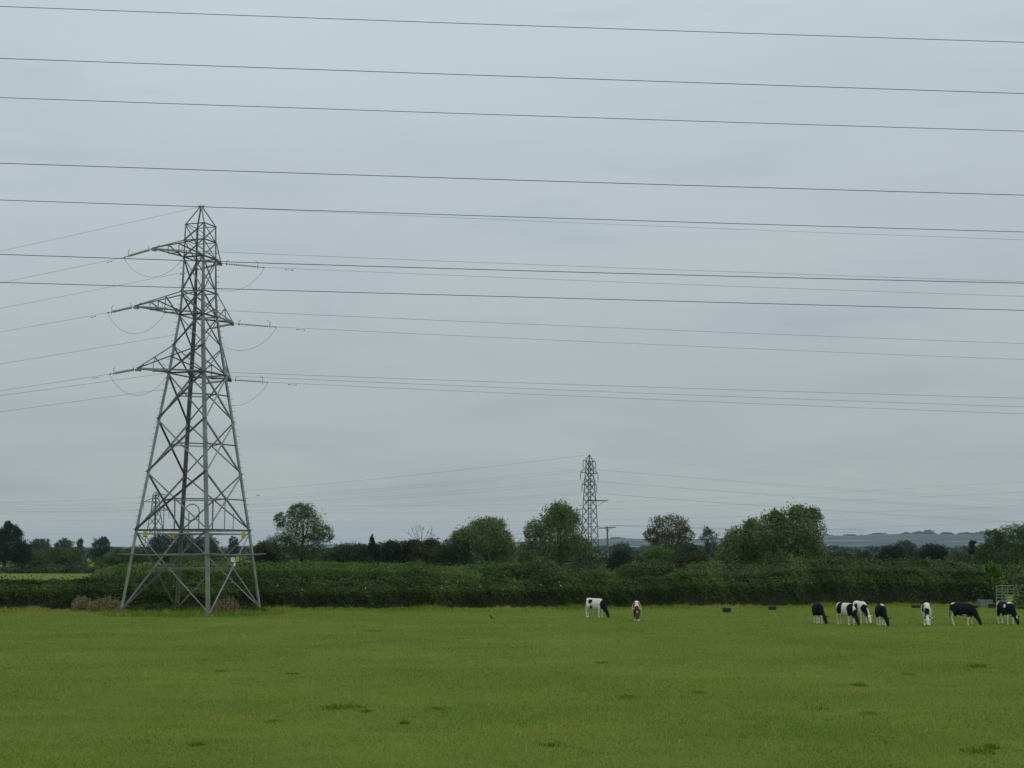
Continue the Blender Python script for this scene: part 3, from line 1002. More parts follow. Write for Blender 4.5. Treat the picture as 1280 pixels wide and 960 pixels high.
# anti climbing guard: outriggers and a ring of barbed wire
zg = at_y(240, 694.5, YT)[2]
outp = {}
for k in 'LNRB':
    c = corner(k, zg)
    d = unit(E1 * SGN[k][0] + E2 * SGN[k][1])
    outp[k] = c + d * 0.85 + [0, 0, 0.12]
    obj('guard_bracket', box_bar(c - d * 0.05, outp[k], 0.06, 0.05), M_DARKSTEEL, tower)
    for j, f in enumerate((0.35, 0.68, 1.0)):
        nk = NB[k][0]
        A_ = corner(k, zg) + (outp[k] - corner(k, zg)) * f
        cn = corner(nk, zg)
        dn_ = unit(E1 * SGN[nk][0] + E2 * SGN[nk][1])
        B_ = cn + dn_ * 0.85 * f + np.array([0, 0, 0.12 * f])
        ts = np.linspace(0, 1, 7)[:, None]
        pts = A_ + (B_ - A_) * ts + np.array([0, 0, -0.05]) * (4 * ts * (1 - ts))
        obj('barbed_strand', tube(pts, 0.022, 4), M_DARKSTEEL if j < 2 else M_STEEL, tower)

# step bolts, too many and small to pick apart
sb = []
for k in 'LR':
    d = unit(E1 * SGN[k][0] + E2 * SGN[k][1]) * np.array([1, 1, 0])
    side = unit(d + np.array([np.sign(d[0]), 0, 0]))
    for z in np.arange(5.2, zs[8], 0.42):
        c = corner(k, z)
        sb.append(tube([c - side * 0.01, c + side * 0.17], 0.013, 4))
o = obj('step_bolt', merge(*sb), M_STEEL, tower)
o['kind'] = 'stuff'

# cable loop hanging inside
cl_c = at_y(239.5, 640.5, YT + 0.6)
ang = np.linspace(0, 2 * math.pi, 26)
rw = 9.6 * YT / F
loop = cl_c + np.stack([np.cos(ang) * rw, np.sin(ang) * 0.2, np.sin(ang) * rw * 1.08], -1)
obj('cable_loop', tube(loop, 0.035, 5, False), M_DARKSTEEL, tower, True)


def sign_board(parent, c, nrm_, w, h, kind):
    u = unit(np.cross([0, 0, 1.0], nrm_))
    up = np.array([0, 0, 1.0])
    g = prism(c, c + nrm_ * 0.015, u, up, [(-w / 2, -h / 2), (w / 2, -h / 2), (w / 2, h / 2), (-w / 2, h / 2)])
    if kind == 'yellow':
        s_ = obj('danger_sign', g, M_YELLOW, parent)
        f = c + nrm_ * 0.019
        tri = lambda k, cy: [f + u * x * w * k + up * (y * w * k + cy) for x, y in ((-0.5, -0.33), (0.5, -0.33), (0, 0.53))]
        outer, inner = tri(0.72, h * 0.12), tri(0.52, h * 0.12)
        V = np.array(outer + inner)
        obj('warning_triangle', (V, [(0, 1, 4, 3), (1, 2, 5, 4), (2, 0, 3, 5)]), M_BLACKPAINT, s_)
        bolt = [(0.02, 0.16), (-0.07, 0.0), (0.0, 0.0), (-0.03, -0.13), (0.08, 0.04), (0.01, 0.04)]
        obj('lightning_mark', (np.array([f + u * x * w * 0.9 + up * (y * w * 0.9 + h * 0.11) for x, y in bolt]), [(0, 1, 2, 5), (2, 3, 4, 5)]), M_BLACKPAINT, s_)
        obj('text_strip', (np.array([f + u * x * w + up * y * h for x, y in ((-0.36, -0.42), (0.36, -0.42), (0.36, -0.27), (-0.36, -0.27))]), [(0, 1, 2, 3)]), M_BLACKPAINT, s_)
    else:
        s_ = obj('number_plate', g, M_WHITE, parent)
    return s_


def front_of(face, f, z):
    a, b, n_ = FACES[face]
    return corner(a, z) * (1 - f) + corner(b, z) * f + n_ * 0.05, n_


zsg = at_y(186, 668.5, YT)[2]
camdir = unit(np.array([-ctr[0], -ctr[1], 0]))
for face, f in ((0, 0.16), (1, 0.80)):
    c, n_ = front_of(face, f, zsg)
    sign_board(tower, c, unit(n_ + camdir * 0.6), 0.34, 0.40, 'yellow')
c, n_ = front_of(3, 0.22, zsg - 0.02)
sign_board(tower, c - n_ * 0.15, camdir, 0.28, 0.38, 'yellow')
zsn = at_y(293, 700, YT)[2]
c, n_ = front_of(1, 0.55, zsn)
v = unit(n_ + camdir)
sign_board(tower, at_y(291, 699.5, c[1] - 0.25), v, 0.30, 0.30, 'white')
sign_board(tower, at_y(296.5, 699, c[1] - 0.15), v, 0.22, 0.32, 'yellow')
sign_board(tower, at_y(293, 705.5, c[1] - 0.26), v, 0.13, 0.22, 'white')
part_bar('hanger', at_y(286, 698.6, c[1] - 0.1), at_y(301, 698.4, c[1] + 0.1), camdir, 0.05)

# ---- cross arms
ARMS = [('top', 8, 9, (190.8, 311), (276.2, 329.2)), ('mid', 6, 7, (168.3, 383.4), (291.6, 404.4)), ('low', 4, 5, (171.2, 461.2), (288.5, 474.6))]
TIP = {}
for nm, lo, up_, tl, tr in ARMS:
    for side, tp, (ka, kb) in (('near', tl, ('L', 'N')), ('far', tr, ('B', 'R'))):
        tip = on_z(tp[0], tp[1], zs[lo])
        # keep a sensible arm length
        TIP[nm, side] = tip
        a0, b0 = corner(ka, zs[lo]), corner(kb, zs[lo])
        a1, b1 = corner(ka, zs[up_]), corner(kb, zs[up_])
        ax = unit(tip - (a0 + b0) / 2)
        lat = np.cross(ax, [0, 0, 1.0])
        s = 0.10
        part_bar('arm_chord', a0, tip, np.array([0, 0, -1.0]), s)
        part_bar('arm_chord', b0, tip, np.array([0, 0, -1.0]), s)
        part_bar('arm_chord', a1, tip + [0, 0, 0.05], -lat, 0.08)
        part_bar('arm_chord', b1, tip + [0, 0, 0.05], lat, 0.08)
        Ln = np.linalg.norm(tip - (a0 + b0) / 2)
        nseg = 3 if Ln > 3.8 else 2 if Ln > 2 else 1
        for q in range(1, nseg):
            f = q / nseg
            pa, pb = a0 + (tip - a0) * f, b0 + (tip - b0) * f
            qa, qb = a1 + (tip - a1) * f, b1 + (tip - b1) * f
            fp = (q - 1) / nseg
            pa_, pb_ = a0 + (tip - a0) * fp, b0 + (tip - b0) * fp
            part_bar('arm_brace', pa_, qa, -lat, 0.07)
            part_bar('arm_brace', pb_, qb, lat, 0.07)
            part_bar('arm_brace', pa, qa, -lat, 0.045)
            part_bar('arm_brace', pb, qb, lat, 0.045)
            part_bar('arm_brace', pa, pb, np.array([0, 0, 1.0]), 0.06)
            part_bar('arm_brace', pa_, pb, np.array([0, 0, 1.0]), 0.06)
        part_bar('arm_plate', tip - ax * 0.25, tip + ax * 0.15, np.array([0, 0, 1.0]), 0.16)


def insulator(p0, p1, parent=None):
    """a tension string of sheds from arm tip p0 to wire end p1"""
    prof = [(0, 0.02), (0.10, 0.025)]
    nsh = 13
    for i in range(nsh):
        t = 0.13 + 0.70 * i / nsh
        w = 0.70 / nsh
        prof += [(t, 0.03), (t + w * 0.12, 0.09), (t + w * 0.34, 0.08), (t + w * 0.38, 0.03)]
    prof += [(0.85, 0.03), (0.97, 0.03), (0.975, 0.06), (1.0, 0.05)]
    o = obj('insulator_string', lathe_along(p0, p1, prof, 8), M_INS, parent or tower, False)
    u = unit(p1 - p0)
    for t, hh in ((0.12, 0.30), (0.84, 0.42)):
        c = p0 + (p1 - p0) * t
        obj('arcing_horn', tube([c + [0, 0, 0.02], c + u * 0.05 + [0, 0, hh * 0.7], c + u * (0.2 if t < 0.5 else -0.15) + [0, 0, hh]], 0.016, 4), M_DARKSTEEL, o)
        obj('arcing_horn', tube([c - [0, 0, 0.02], c + u * 0.05 - [0, 0, hh * 0.4]], 0.016, 4), M_DARKSTEEL, o)
    return o


DL = unit(np.array([-0.743, 0.669, 0])); DR = unit(np.array([1.0, 0.10, 0]))
END = {}
LEFT_W = [('top', 'near', (155, 321.6), (0, 353.6), 'thin wire leaving the upper left arm of the large pylon to the left'),
          ('mid', 'near', (134.6, 391), (0, 415), 'thin wire leaving the middle left arm of the large pylon to the left'),
          ('low', 'near', (137, 467.6), (0, 488.6), 'thin wire leaving the lower left arm of the large pylon to the left'),
          ('top', 'far', (247, 337), (0, 385.5), 'thin wire passing behind the large pylon from its upper right arm to the left'),
          ('mid', 'far', (259, 411.5), (0, 455), 'thin wire passing behind the large pylon from its middle right arm to the left'),
          ('low', 'far', (250, 480), (0, 514.7), 'thin wire passing behind the large pylon from its lower right arm to the left')]
RIGHT_W = [('top', 'near', (234, 313.2), (1280, 352), 'thin wire running right from the upper left arm across the top of the large pylon'),
           ('mid', 'near', (209, 385), (1280, 429.5), 'thin wire running right from the middle left arm across the large pylon'),
           ('low', 'near', (212, 462.6), (1280, 497.7), 'thin wire running right from the lower left arm across the large pylon'),
           ('top', 'far', (330.5, 334.3), (1280, 370.5), 'thin wire leaving the upper right arm of the large pylon to the right'),
           ('mid', 'far', (345.5, 408.8), (1280, 449.5), 'thin wire leaving the middle right arm of the large pylon to the right'),
           ('low', 'far', (335, 477.8), (1280, 517.4), 'thin wire leaving the lower right arm of the large pylon to the right')]
GW = 'thin wires strung from the large pylon'
for rows, dr, tag_ in ((LEFT_W, DL, 'left'), (RIGHT_W, DR, 'right')):
    for nm, side, e, w, lab in rows:
        tp = TIP[nm, side]
        E = along(tp, dr, *e)
        END[nm, side, tag_] = E
        insulator(tp, E)
        Q = along(E, dr, *w)
        o, data = wire_px(lab, [E, Q], 0.0095, M_THINWIRE, GW, (0, 60), 44, sag=1.0e-4)
        damper(o, data, 1.7)
for dr, w, lab in ((DL, (0, 314), 'thin earth wire falling from the tip of the large pylon to the left'), (DR, (1280, 299.8), 'thin earth wire leaving the tip of the large pylon to the right')):
    Q = along(apex, dr, *w)
    wire_px(lab, [apex, Q], 0.009, M_THINWIRE, GW, (0, 60), 44, sag=1.0e-4)
for k, dr, w, lab in (('L', DL, (0, 494.5), 'thin cable going left from a leg at the lower arms of the large pylon'), ('R', DR, (1280, 508.6), 'thin cable going right from a leg at the lower arms of the large pylon')):
    A = corner(k, zs[4])
    wire_px(lab, [A, along(A, dr, *w)], 0.0095, M_THINWIRE, GW, (0, 60), 44, sag=1.0e-4)
for nm, word in (('top', 'upper'), ('mid', 'middle'), ('low', 'lower')):
    for side, sw, sg in (('near', 'left', 1.55), ('far', 'right', 1.6)):
        a, b = END[nm, side, 'left'], END[nm, side, 'right']
        t = np.linspace(0, 1, 26)[:, None]
        P = a + (b - a) * t - np.array([0, 0, sg]) * (4 * t * (1 - t)) ** 0.8
        tag(obj('jumper_cable', tube(P, 0.010, 5), M_THINWIRE, None, True), 'drooping jumper cable below the %s %s arm of the large pylon' % (word, sw), 'cable', 'jumper loops of the large pylon')


# ---------------------------------------------------------------- far pylons
def far_pylon(label, cx, D, th, lev, arms, dy_apex, bar, arm_dir, joined, extra=None):
    e1 = np.array([math.cos(th), -math.sin(th), 0.0]); e2 = np.array([math.sin(th), math.cos(th), 0.0])
    ap = at_y(cx, dy_apex, D)
    base = at_y(cx, lev[0][0], D); base[2] = 0.0
    cc = np.array([ap[0], D, 0.0])
    root = empty('lattice_pylon', cc, label, 'pylon')
    Z = np.array([0.0] + [at_y(cx, p, D)[2] for p, _ in lev[1:]])
    H = np.array([h * D / F / (math.cos(th) + math.sin(th)) for _, h in lev])

    def cor(k, z):
        h = np.interp(z, Z, H)
        return cc + np.array([0, 0, z]) + e1 * h * SGN[k][0] + e2 * h * SGN[k][1]
    faces = [('L', 'N', -e2), ('N', 'R', e1), ('R', 'B', e2), ('B', 'L', -e1)]
    stuff = []
    for k in 'LNRB':
        pts = [cor(k, z) for z in Z] + [ap + 0.05 * (e1 * SGN[k][0] + e2 * SGN[k][1])]
        obj('leg', tube(pts, [bar * 0.8] * len(Z) + [bar * 0.5], 4), M_FAR, root)
    # X panels, as tall as the body is wide
    z = 0.0
    while z < Z[-1] - 0.3:
        h = np.interp(z, Z, H)
        z1 = min(Z[-1], z + 1.75 * h)
        if Z[-1] - z1 < 0.5 * h:
            z1 = Z[-1]
        for a, b, n_ in faces:
            for p, q in ((cor(a, z), cor(b, z1)), (cor(b, z) - n_ * 0.02, cor(a, z1) - n_ * 0.02)):
                g = angle_bar(p, q, n_, bar * 0.8, bar * 0.3)
                if joined:
                    stuff.append(g)
                else:
                    obj('brace', g, M_FAR, root)
        z = z1
    tips = []
    for py, dxs, ins in arms:
        za = at_y(cx, py, D)[2]
        for dx in dxs:
            ln = abs(dx) * D / F / abs(arm_dir[0])
            tip = cc + np.array([0, 0, za]) + arm_dir * ln * np.sign(dx)
            ka, kb = ('L', 'N') if dx < 0 else ('R', 'B')
            for k in (ka, kb):
                obj('arm_chord', box_bar(cor(k, za), tip, bar * 1.1), M_FAR, root)
                zu = min(za + 1.6, Z[-1])
                if zu > za + 0.2:
                    obj('arm_chord', box_bar(cor(k, zu), tip, bar * 0.7), M_FAR, root)
                else:
                    obj('arm_chord', box_bar(ap - [0, 0, 0.3], tip, bar * 0.7), M_FAR, root)
            hang = ins * D / F
            e = tip - np.array([0, 0, hang])
            prof = [(0, 0.03), (0.12, 0.03)] + [(0.14 + 0.7 * i / 16, (0.05, 0.13)[i % 2]) for i in range(17)] + [(0.86, 0.03), (1, 0.05)]
            obj('insulator_string', lathe_along(tip, e, prof, 6), M_FAR, root)
            tips.append(e)
    if joined:
        o = obj('bracing', merge(*stuff), M_FAR, root)
        o['kind'] = 'stuff'
    return root, ap, tips, cor


M_FAR = plain('far_steel', (0.022, 0.024, 0.026), 0.7, 0.0)
M_FARWIRE = plain('far_conductor', (0.045, 0.048, 0.05), 0.7, 0.0, 0.1, 1.0)
arm_d = unit(np.array([0.62, 0.78, 0]))
pyA, apA, tipA, corA = far_pylon('middle distance lattice pylon with a long side beam, behind the bushy willow', 736.7, 366.0, math.radians(38),
                                 [(712, 12.3), (675, 10.4), (650, 9.2), (625.6, 7.9), (606, 6.2), (591, 5.2), (576.5, 4.2)],
                                 [(576.5, (-8.4, 8.3), 9.8), (591.3, (-12, 11.4), 9.8), (606, (-10, 9.4), 9.8)], 568.3, 0.11, arm_d, False)
z0 = at_y(737, 625.6, 366)[2]
b0_, b1_ = at_y(733, 625.5, 366), at_y(759, 626, 366)
obj('side_beam', box_bar(b0_, b1_, 0.22, 0.24), M_FAR, pyA)
obj('beam_end', box_bar(b1_, b1_ + np.array([0.35, 0, 0.35]), 0.12), M_FAR, pyA)
obj('beam_strut', box_bar(at_y(744, 634.5, 366), at_y(755, 627, 366), 0.10), M_FAR, pyA)
for px, py in ((742.5, 696), (748.5, 697)):
    c = at_y(px, py, 366 - 2.6)
    obj('danger_sign', box_bar(c - [0.22, 0, 0], c + [0.22, 0, 0], 0.03, 0.55), M_YELLOW if px < 745 else M_WHITE, pyA)

pyB, apB, tipB, corB = far_pylon('small far pylon with staggered arms seen through the legs of the large pylon', 195.0, 560.0, math.radians(35),
                                 [(706, 15.0), (660, 9.0), (637, 5.2), (618.3, 3.4)],
                                 [(618.3, (10.8,), 9), (627.5, (-13,), 10), (637.5, (14.6,), 10)], 614.6, 0.17, unit(np.array([0.85, 0.5, 0])), True)

GF = 'faint wires of the far power lines'
INSN = ['upper left', 'upper right', 'middle left', 'middle right', 'lower left', 'lower right']
labA = 'faint wire %s of the middle distance pylon going left'
labAr = 'faint wire %s of the middle distance pylon going right'
for i, (e, l, r_) in enumerate(zip(tipA, [622, 625, 630, 633, 638, 641], [(960, 605.5), (960, 604), (960, 617.5), (960, 618.5), (960, 632.5), (960, 633)])):
    wire_px(labA % ('from the %s arm' % INSN[i]), [e, along(e, unit(np.array([-1.0, 0.75, 0])), 320, l)], 0.0115, M_FARWIRE, GF, (0, 250), 40, sag=1.6e-4, sides=4)
    wire_px(labAr % ('from the %s arm' % INSN[i]), [e, along(e, unit(np.array([1.0, -0.05, 0])), *r_)], 0.011, M_FARWIRE, GF, (0, 110), 40, sag=1.2e-4, sides=4)
wire_px(labA % 'from the tip'  , [apA, along(apA, unit(np.array([-1.0, 0.75, 0])), 320, 612)], 0.02, M_FARWIRE, GF, (0, 250), 40, sag=1.6e-4, sides=4)
wire_px(labAr % 'from the tip', [apA, along(apA, unit(np.array([1.0, -0.05, 0])), 960, 590)], 0.006, M_FARWIRE, GF, (0, 110), 40, sag=1.2e-4, sides=4)
labB = 'faint wire from the %s arm of the small far pylon rising right'
labBl = 'faint wire from the %s arm of the small far pylon going left'
for word, e, (m, r_), lft in zip(('upper right', 'left', 'lower right'), tipB, (((700, 629), (1280, 602)), ((700, 637.5), (1280, 615)), ((700, 651), (1280, 632))), (631, 642, 652)):
    R_ = at_y(r_[0], r_[1], 330)
    wire_px(labB % word, [e, m, R_], 0.0115, M_FARWIRE, GF, (0, 40), 48, sides=4)
    wire_px(labBl % word, [e, at_y(-40, lft, 640)], 0.013, M_FARWIRE, GF, (0, 40), 30, sides=4)
for (l, m, r_, lab) in ((664, 672, 650, 'lowest faint wire, just above the tree tops'), (660, 660, 642, 'faint wire next above the lowest one over the tree tops')):
    wire_px(lab, [at_y(-30, l, 620), (640, m), at_y(1300, r_, 420)], 0.0115, M_FARWIRE, GF, (20, 20), 48, sides=4)

# ---------------------------------------------------------------- wooden pole
D = 244.0
pb = at_y(760.5, 692, D); pb[2] = 0
pole = empty('utility_pole', pb, 'wooden power pole with a short crossarm among the bushes', 'pole')
ptop = at_y(759, 659, D)
obj('shaft', tube([pb - [0, 0, 0.2], ptop + [0, 0, 0.1]], [0.17, 0.125], 8), M_WOOD, pole, True)
ca, cb = at_y(748.5, 660.2, D - 0.2), at_y(769.5, 659.2, D - 0.2)
obj('crossarm', box_bar(ca, cb, 0.12, 0.16), M_WOOD, pole)
obj('arm_strut', box_bar(at_y(755, 660, D - 0.2), at_y(759.5, 664, D - 0.15), 0.05), M_DARKSTEEL, pole)
obj('arm_strut', box_bar(at_y(763.5, 659.6, D - 0.2), at_y(759.6, 664, D - 0.15), 0.05), M_DARKSTEEL, pole)
tips = []
for f in (0.03, 0.46, 0.68, 0.97):
    c = ca + (cb - ca) * f + np.array([0, 0, 0.08])
    obj('insulator', lathe_along(c, c + [0, 0, 0.30], [(0, 0.03), (0.3, 0.03), (0.35, 0.10), (0.55, 0.11), (0.6, 0.06), (0.9, 0.07), (1, 0.03)], 6), M_INS, pole)
    tips.append(c + [0, 0, 0.25])
obj('stay_wire', tube([at_y(760, 662, D), at_y(773, 690, D + 1)], 0.02, 4), M_DARKSTEEL, pole)
for k, (i, w) in enumerate(((0, (640, 668)), (2, (960, 661)), (3, (960, 663)))):
    wire_px(('faint wire going left from the wooden pole', 'upper faint wire going right from the wooden pole', 'lower faint wire going right from the wooden pole')[k], [tips[i], at_y(w[0], w[1], D + 12)], 0.016, M_FARWIRE, 'wires of the wooden pole', (0, 20), 24, sag=2e-4, sides=4)


# ---------------------------------------------------------------- cattle
def loft(rings, n=14):
    """rings: (x, y, z, half width, half height, pitch): closed ellipses whose planes are normal to the path"""
    V = []
    m = len(rings)
    for i, (x, y, z, w, h) in enumerate(rings):
        p = np.array([x, y, z])
        a = np.array(rings[max(i - 1, 0)][:3]); b = np.array(rings[min(i + 1, m - 1)][:3])
        d = unit(b - a)
        side = unit(np.cross([0, 0, 1.0], d)) if abs(d[2]) < 0.98 else np.array([0, 1.0, 0])
        up = unit(np.cross(d, side))
        for k in range(n):
            t = 2 * math.pi * k / n
            V.append(p + side * w * math.cos(t) + up * h * math.sin(t))
    Fc = [(i * n + k, i * n + (k + 1) % n, (i + 1) * n + (k + 1) % n, (i + 1) * n + k) for i in range(m - 1) for k in range(n)]
    Fc += [tuple(range(n - 1, -1, -1)), tuple(range((m - 1) * n, m * n))]
    return np.array(V), Fc


def cow_geo(turn=0.0, stride=0.0, tail=0.0, reach=0.0):
    g = []
    # trunk: rump, loin, barrel, chest, shoulder
    g.append(loft([(-0.87, 0, 1.07, 0.12, 0.14), (-0.80, 0, 1.05, 0.21, 0.23), (-0.62, 0, 1.01, 0.26, 0.29), (-0.40, 0, 0.95, 0.27, 0.33), (-0.12, 0, 0.90, 0.31, 0.37),
                   (0.16, 0, 0.89, 0.31, 0.375), (0.40, 0, 0.92, 0.26, 0.35), (0.60, 0, 0.96, 0.21, 0.29), (0.74, 0, 0.97, 0.14, 0.19)]))
    # neck and head, grazing
    t = turn
    nk = [(0.42, 0, 1.00, 0.17, 0.26), (0.66, t * 0.1, 0.92, 0.15, 0.27), (0.86, t * 0.3, 0.72, 0.12, 0.22), (1.01 + reach, t * 0.55, 0.50, 0.10, 0.155), (1.05 + reach, t * 0.62, 0.42, 0.09, 0.11)]
    g.append(loft(nk))
    hd = [(1.02 + reach, t * 0.55, 0.52, 0.08, 0.07), (1.08 + reach, t * 0.62, 0.44, 0.135, 0.13), (1.15 + reach, t * 0.72, 0.33, 0.125, 0.13), (1.22 + reach, t * 0.82, 0.20, 0.085, 0.10), (1.26 + reach, t * 0.88, 0.11, 0.09, 0.09), (1.275 + reach, t * 0.9, 0.06, 0.06, 0.06)]
    g.append(loft(hd, 12))
    for sgn in (-1, 1):
        base = np.array([1.02 + reach, t * 0.6 + sgn * 0.10, 0.47])
        g.append(loft([(base[0], base[1], base[2], 0.03, 0.03), (base[0] - 0.02, base[1] + sgn * 0.12, base[2] + 0.02, 0.075, 0.03), (base[0] - 0.03, base[1] + sgn * 0.24, base[2] + 0.0, 0.022, 0.02)], 8))
        st = stride * sgn
        # fore leg: shoulder, elbow, knee, fetlock, hoof
        g.append(tube([(0.50, sgn * 0.14, 0.98), (0.47, sgn * 0.165, 0.72), (0.50 + st * 0.5, sgn * 0.155, 0.40), (0.49 + st * 0.85, sgn * 0.15, 0.13), (0.52 + st, sgn * 0.15, 0.07), (0.54 + st, sgn * 0.15, 0.0)],
                      [0.15, 0.105, 0.058, 0.042, 0.05, 0.058], 10))
        # hind leg: hip, stifle forward, hock back, fetlock, hoof
        sh = -stride * sgn * 0.9
        g.append(tube([(-0.60, sgn * 0.14, 1.00), (-0.50 + sh * 0.3, sgn * 0.19, 0.74), (-0.60 + sh * 0.5, sgn * 0.18, 0.60), (-0.76 + sh * 0.7, sgn * 0.165, 0.44), (-0.73 + sh * 0.9, sgn * 0.16, 0.15), (-0.69 + sh, sgn * 0.16, 0.07), (-0.67 + sh, sgn * 0.16, 0.0)],
                      [0.18, 0.165, 0.11, 0.062, 0.046, 0.052, 0.058], 10))
    # tail
    g.append(tube([(-0.82, 0, 1.19), (-0.91, tail * 0.3, 1.10), (-0.93, tail, 0.80), (-0.93, tail * 1.2, 0.58), (-0.92, tail * 1.3, 0.42)], [0.04, 0.032, 0.026, 0.042, 0.024], 8))
    return merge(*g)


def hash_noise(P, scale, seed):
    """cheap smooth 3D noise from sines"""
    r = np.random.default_rng(seed)
    v = np.zeros(len(P))
    for _ in range(7):
        k = r.normal(0, scale, 3)
        v += np.sin(P @ k + r.uniform(0, 6.3))
    return v / 7


M_COW = {}


def cow_material():
    m, t, b = new_mat('cow_coat')
    at = N(t, 'ShaderNodeAttribute', attribute_name='coat')
    nz = N(t, 'ShaderNodeTexNoise', i_Scale=30.0, i_Detail=3.0)
    tcx = N(t, 'ShaderNodeTexCoord')
    t.links.new(tcx.outputs['Object'], nz.inputs['Vector'])
    r = ramp(t, [(0.3, (0.85, 0.85, 0.85)), (0.7, (1.1, 1.1, 1.1))])
    t.links.new(nz.outputs['Fac'], r.inputs[0])
    mm = N(t, 'ShaderNodeMix', data_type='RGBA', blend_type='MULTIPLY')
    mm.inputs[0].default_value = 1.0
    t.links.new(at.outputs['Color'], mm.inputs[6]); t.links.new(r.outputs[0], mm.inputs[7])
    t.links.new(mm.outputs[2], b.inputs['Base Color'])
    b.inputs['Roughness'].default_value = 0.8
    b.inputs['Specular IOR Level'].default_value = 0.08
    return m


M_COAT = cow_material()
WHITE, BLACK, BROWN, DKBROWN = (0.66, 0.62, 0.54), (0.010, 0.010, 0.013), (0.26, 0.125, 0.045), (0.085, 0.036, 0.02)


def cow(label, px, py, yaw, base, patches, seed, turn=0.0, stride=0.06, tail=0.0, scale=1.0, reach=0.0):
    V, Fc = cow_geo(turn, stride, tail, reach)
    tmp = bpy.data.objects.new('temporary', mesh_from(V, Fc, True))
    C.objects.link(tmp)
    rm = tmp.modifiers.new('r', 'REMESH'); rm.mode = 'VOXEL'; rm.voxel_size = 0.026
    sm = tmp.modifiers.new('s', 'SMOOTH'); sm.factor = 0.5; sm.iterations = 3
    dg = bpy.context.evaluated_depsgraph_get()
    me = bpy.data.meshes.new_from_object(tmp.evaluated_get(dg))
    bpy.data.objects.remove(tmp)
    co = np.empty(len(me.vertices) * 3, np.float32)
    me.vertices.foreach_get('co', co)
    co = co.reshape(-1, 3)
    col = np.tile(np.array(base), (len(co), 1))
    nz = hash_noise(co, 7.0, seed) * 0.9 + hash_noise(co, 16.0, seed + 1) * 0.35
    for c, r, colr in patches:
        d = np.linalg.norm((co - np.array(c)) / np.array(r), axis=1) + nz * 0.42
        k = np.clip((1.0 - d) / 0.12 + 0.5, 0, 1)[:, None]
        col = col * (1 - k) + np.array(colr) * k
    # pink-grey muzzle and dark hooves
    k = (np.clip((0.05 - co[:, 2]) / 0.03, 0, 1) * (co[:, 0] < 0.9))[:, None]
    col = col * (1 - k) + np.array((0.06, 0.05, 0.04)) * k
    a = me.attributes.new('coat', 'FLOAT_COLOR', 'POINT')
    a.data.foreach_set('color', np.concatenate([col, np.ones((len(col), 1))], 1).astype(np.float32).ravel())
    for p in me.polygons:
        p.use_smooth = True
    me.materials.append(M_COAT)
    o = bpy.data.objects.new('cow', me)
    C.objects.link(o)
    g = on_z(px, py, 0.0)
    o.location = (g[0], g[1], float(ground_z(g[0], g[1])) - 0.02)
    o.rotation_euler = (0, 0, math.radians(yaw) - math.atan2(g[0], g[1]))   # yaw is relative to the line of sight
    o.scale = (scale * 0.82, scale * 0.9, scale)
    tag(o, label, 'cow', 'young cattle grazing on the pasture')
    return o


both = lambda c, r, col: [(c, r, col), ((c[0], -c[1], c[2]), r, col)]
HEADBLK = [((0.98, 0, 0.55), (0.30, 0.35, 0.36), BLACK), ((1.12, 0, 0.2), (0.3, 0.3, 0.4), BLACK)]
SOCKS = both((0.5, 0.16, 0.12), (0.16, 0.14, 0.42), WHITE) + both((-0.71, 0.16, 0.12), (0.2, 0.16, 0.42), WHITE)
# the camera sees the -y (right) flank of a cow that faces right
cow('white cow with black head and two black patches, grazing left of the brown cow', 744, 772, -34, WHITE,
    [((-0.78, -0.1, 0.98), (0.16, 0.3, 0.30), BLACK), ((-0.28, -0.2, 1.06), (0.22, 0.22, 0.17), BLACK), ((-0.22, -0.3, 0.72), (0.13, 0.2, 0.12), BLACK), ((0.78, 0, 0.88), (0.20, 0.4, 0.34), BLACK)] + HEADBLK, 1, scale=0.98)
cow('brown and white cow facing the camera with its head down', 796, 776.5, -90, WHITE,
    [((0.15, 0.24, 1.08), (0.6, 0.20, 0.26), BROWN), ((0.15, -0.24, 1.08), (0.6, 0.18, 0.26), BROWN), ((0.88, 0, 0.70), (0.24, 0.3, 0.26), DKBROWN), ((1.15, 0, 0.36), (0.26, 0.4, 0.27), DKBROWN), ((0.5, 0.2, 0.45), (0.2, 0.12, 0.36), DKBROWN), ((0.5, -0.2, 0.45), (0.2, 0.12, 0.30), DKBROWN)], 2, turn=0.05, scale=0.94)
cow('black cow with white lower legs, leftmost of the right hand herd', 1023, 779.5, -80, BLACK,
    SOCKS + [((1.06, 0.03, 0.47), (0.07, 0.07, 0.07), WHITE)], 3, turn=0.35, scale=0.97)
cow('cow in white and black bands with black head, left of the pair standing close', 1058, 781, -50, WHITE,
    [((-0.38, -0.1, 1.0), (0.27, 0.5, 0.34), BLACK), ((0.62, -0.1, 0.9), (0.26, 0.5, 0.36), BLACK)] + HEADBLK, 4, scale=1.0)
cow('cow with a white back and black white head, right of the pair standing close', 1076, 779, -66, WHITE,
    [((-0.55, 0.12, 1.05), (0.25, 0.3, 0.28), BLACK), ((-0.1, -0.32, 0.9), (0.35, 0.16, 0.3), BLACK), ((0.78, 0, 0.88), (0.24, 0.35, 0.3), BLACK)] + [((0.98, -0.05, 0.55), (0.26, 0.14, 0.36), BLACK), ((1.1, -0.06, 0.25), (0.2, 0.09, 0.3), BLACK)], 5, turn=0.15, scale=1.02)
cow('black cow with a small white shoulder mark, facing the camera right of the close pair', 1102, 782, -82, BLACK,
    SOCKS + [((0.45, 0.02, 1.24), (0.18, 0.12, 0.2), WHITE), ((-0.4, 0.1, 1.26), (0.14, 0.1, 0.14), WHITE), ((1.12, 0.25, 0.28), (0.1, 0.05, 0.18), WHITE)], 6, turn=0.28, scale=0.98)
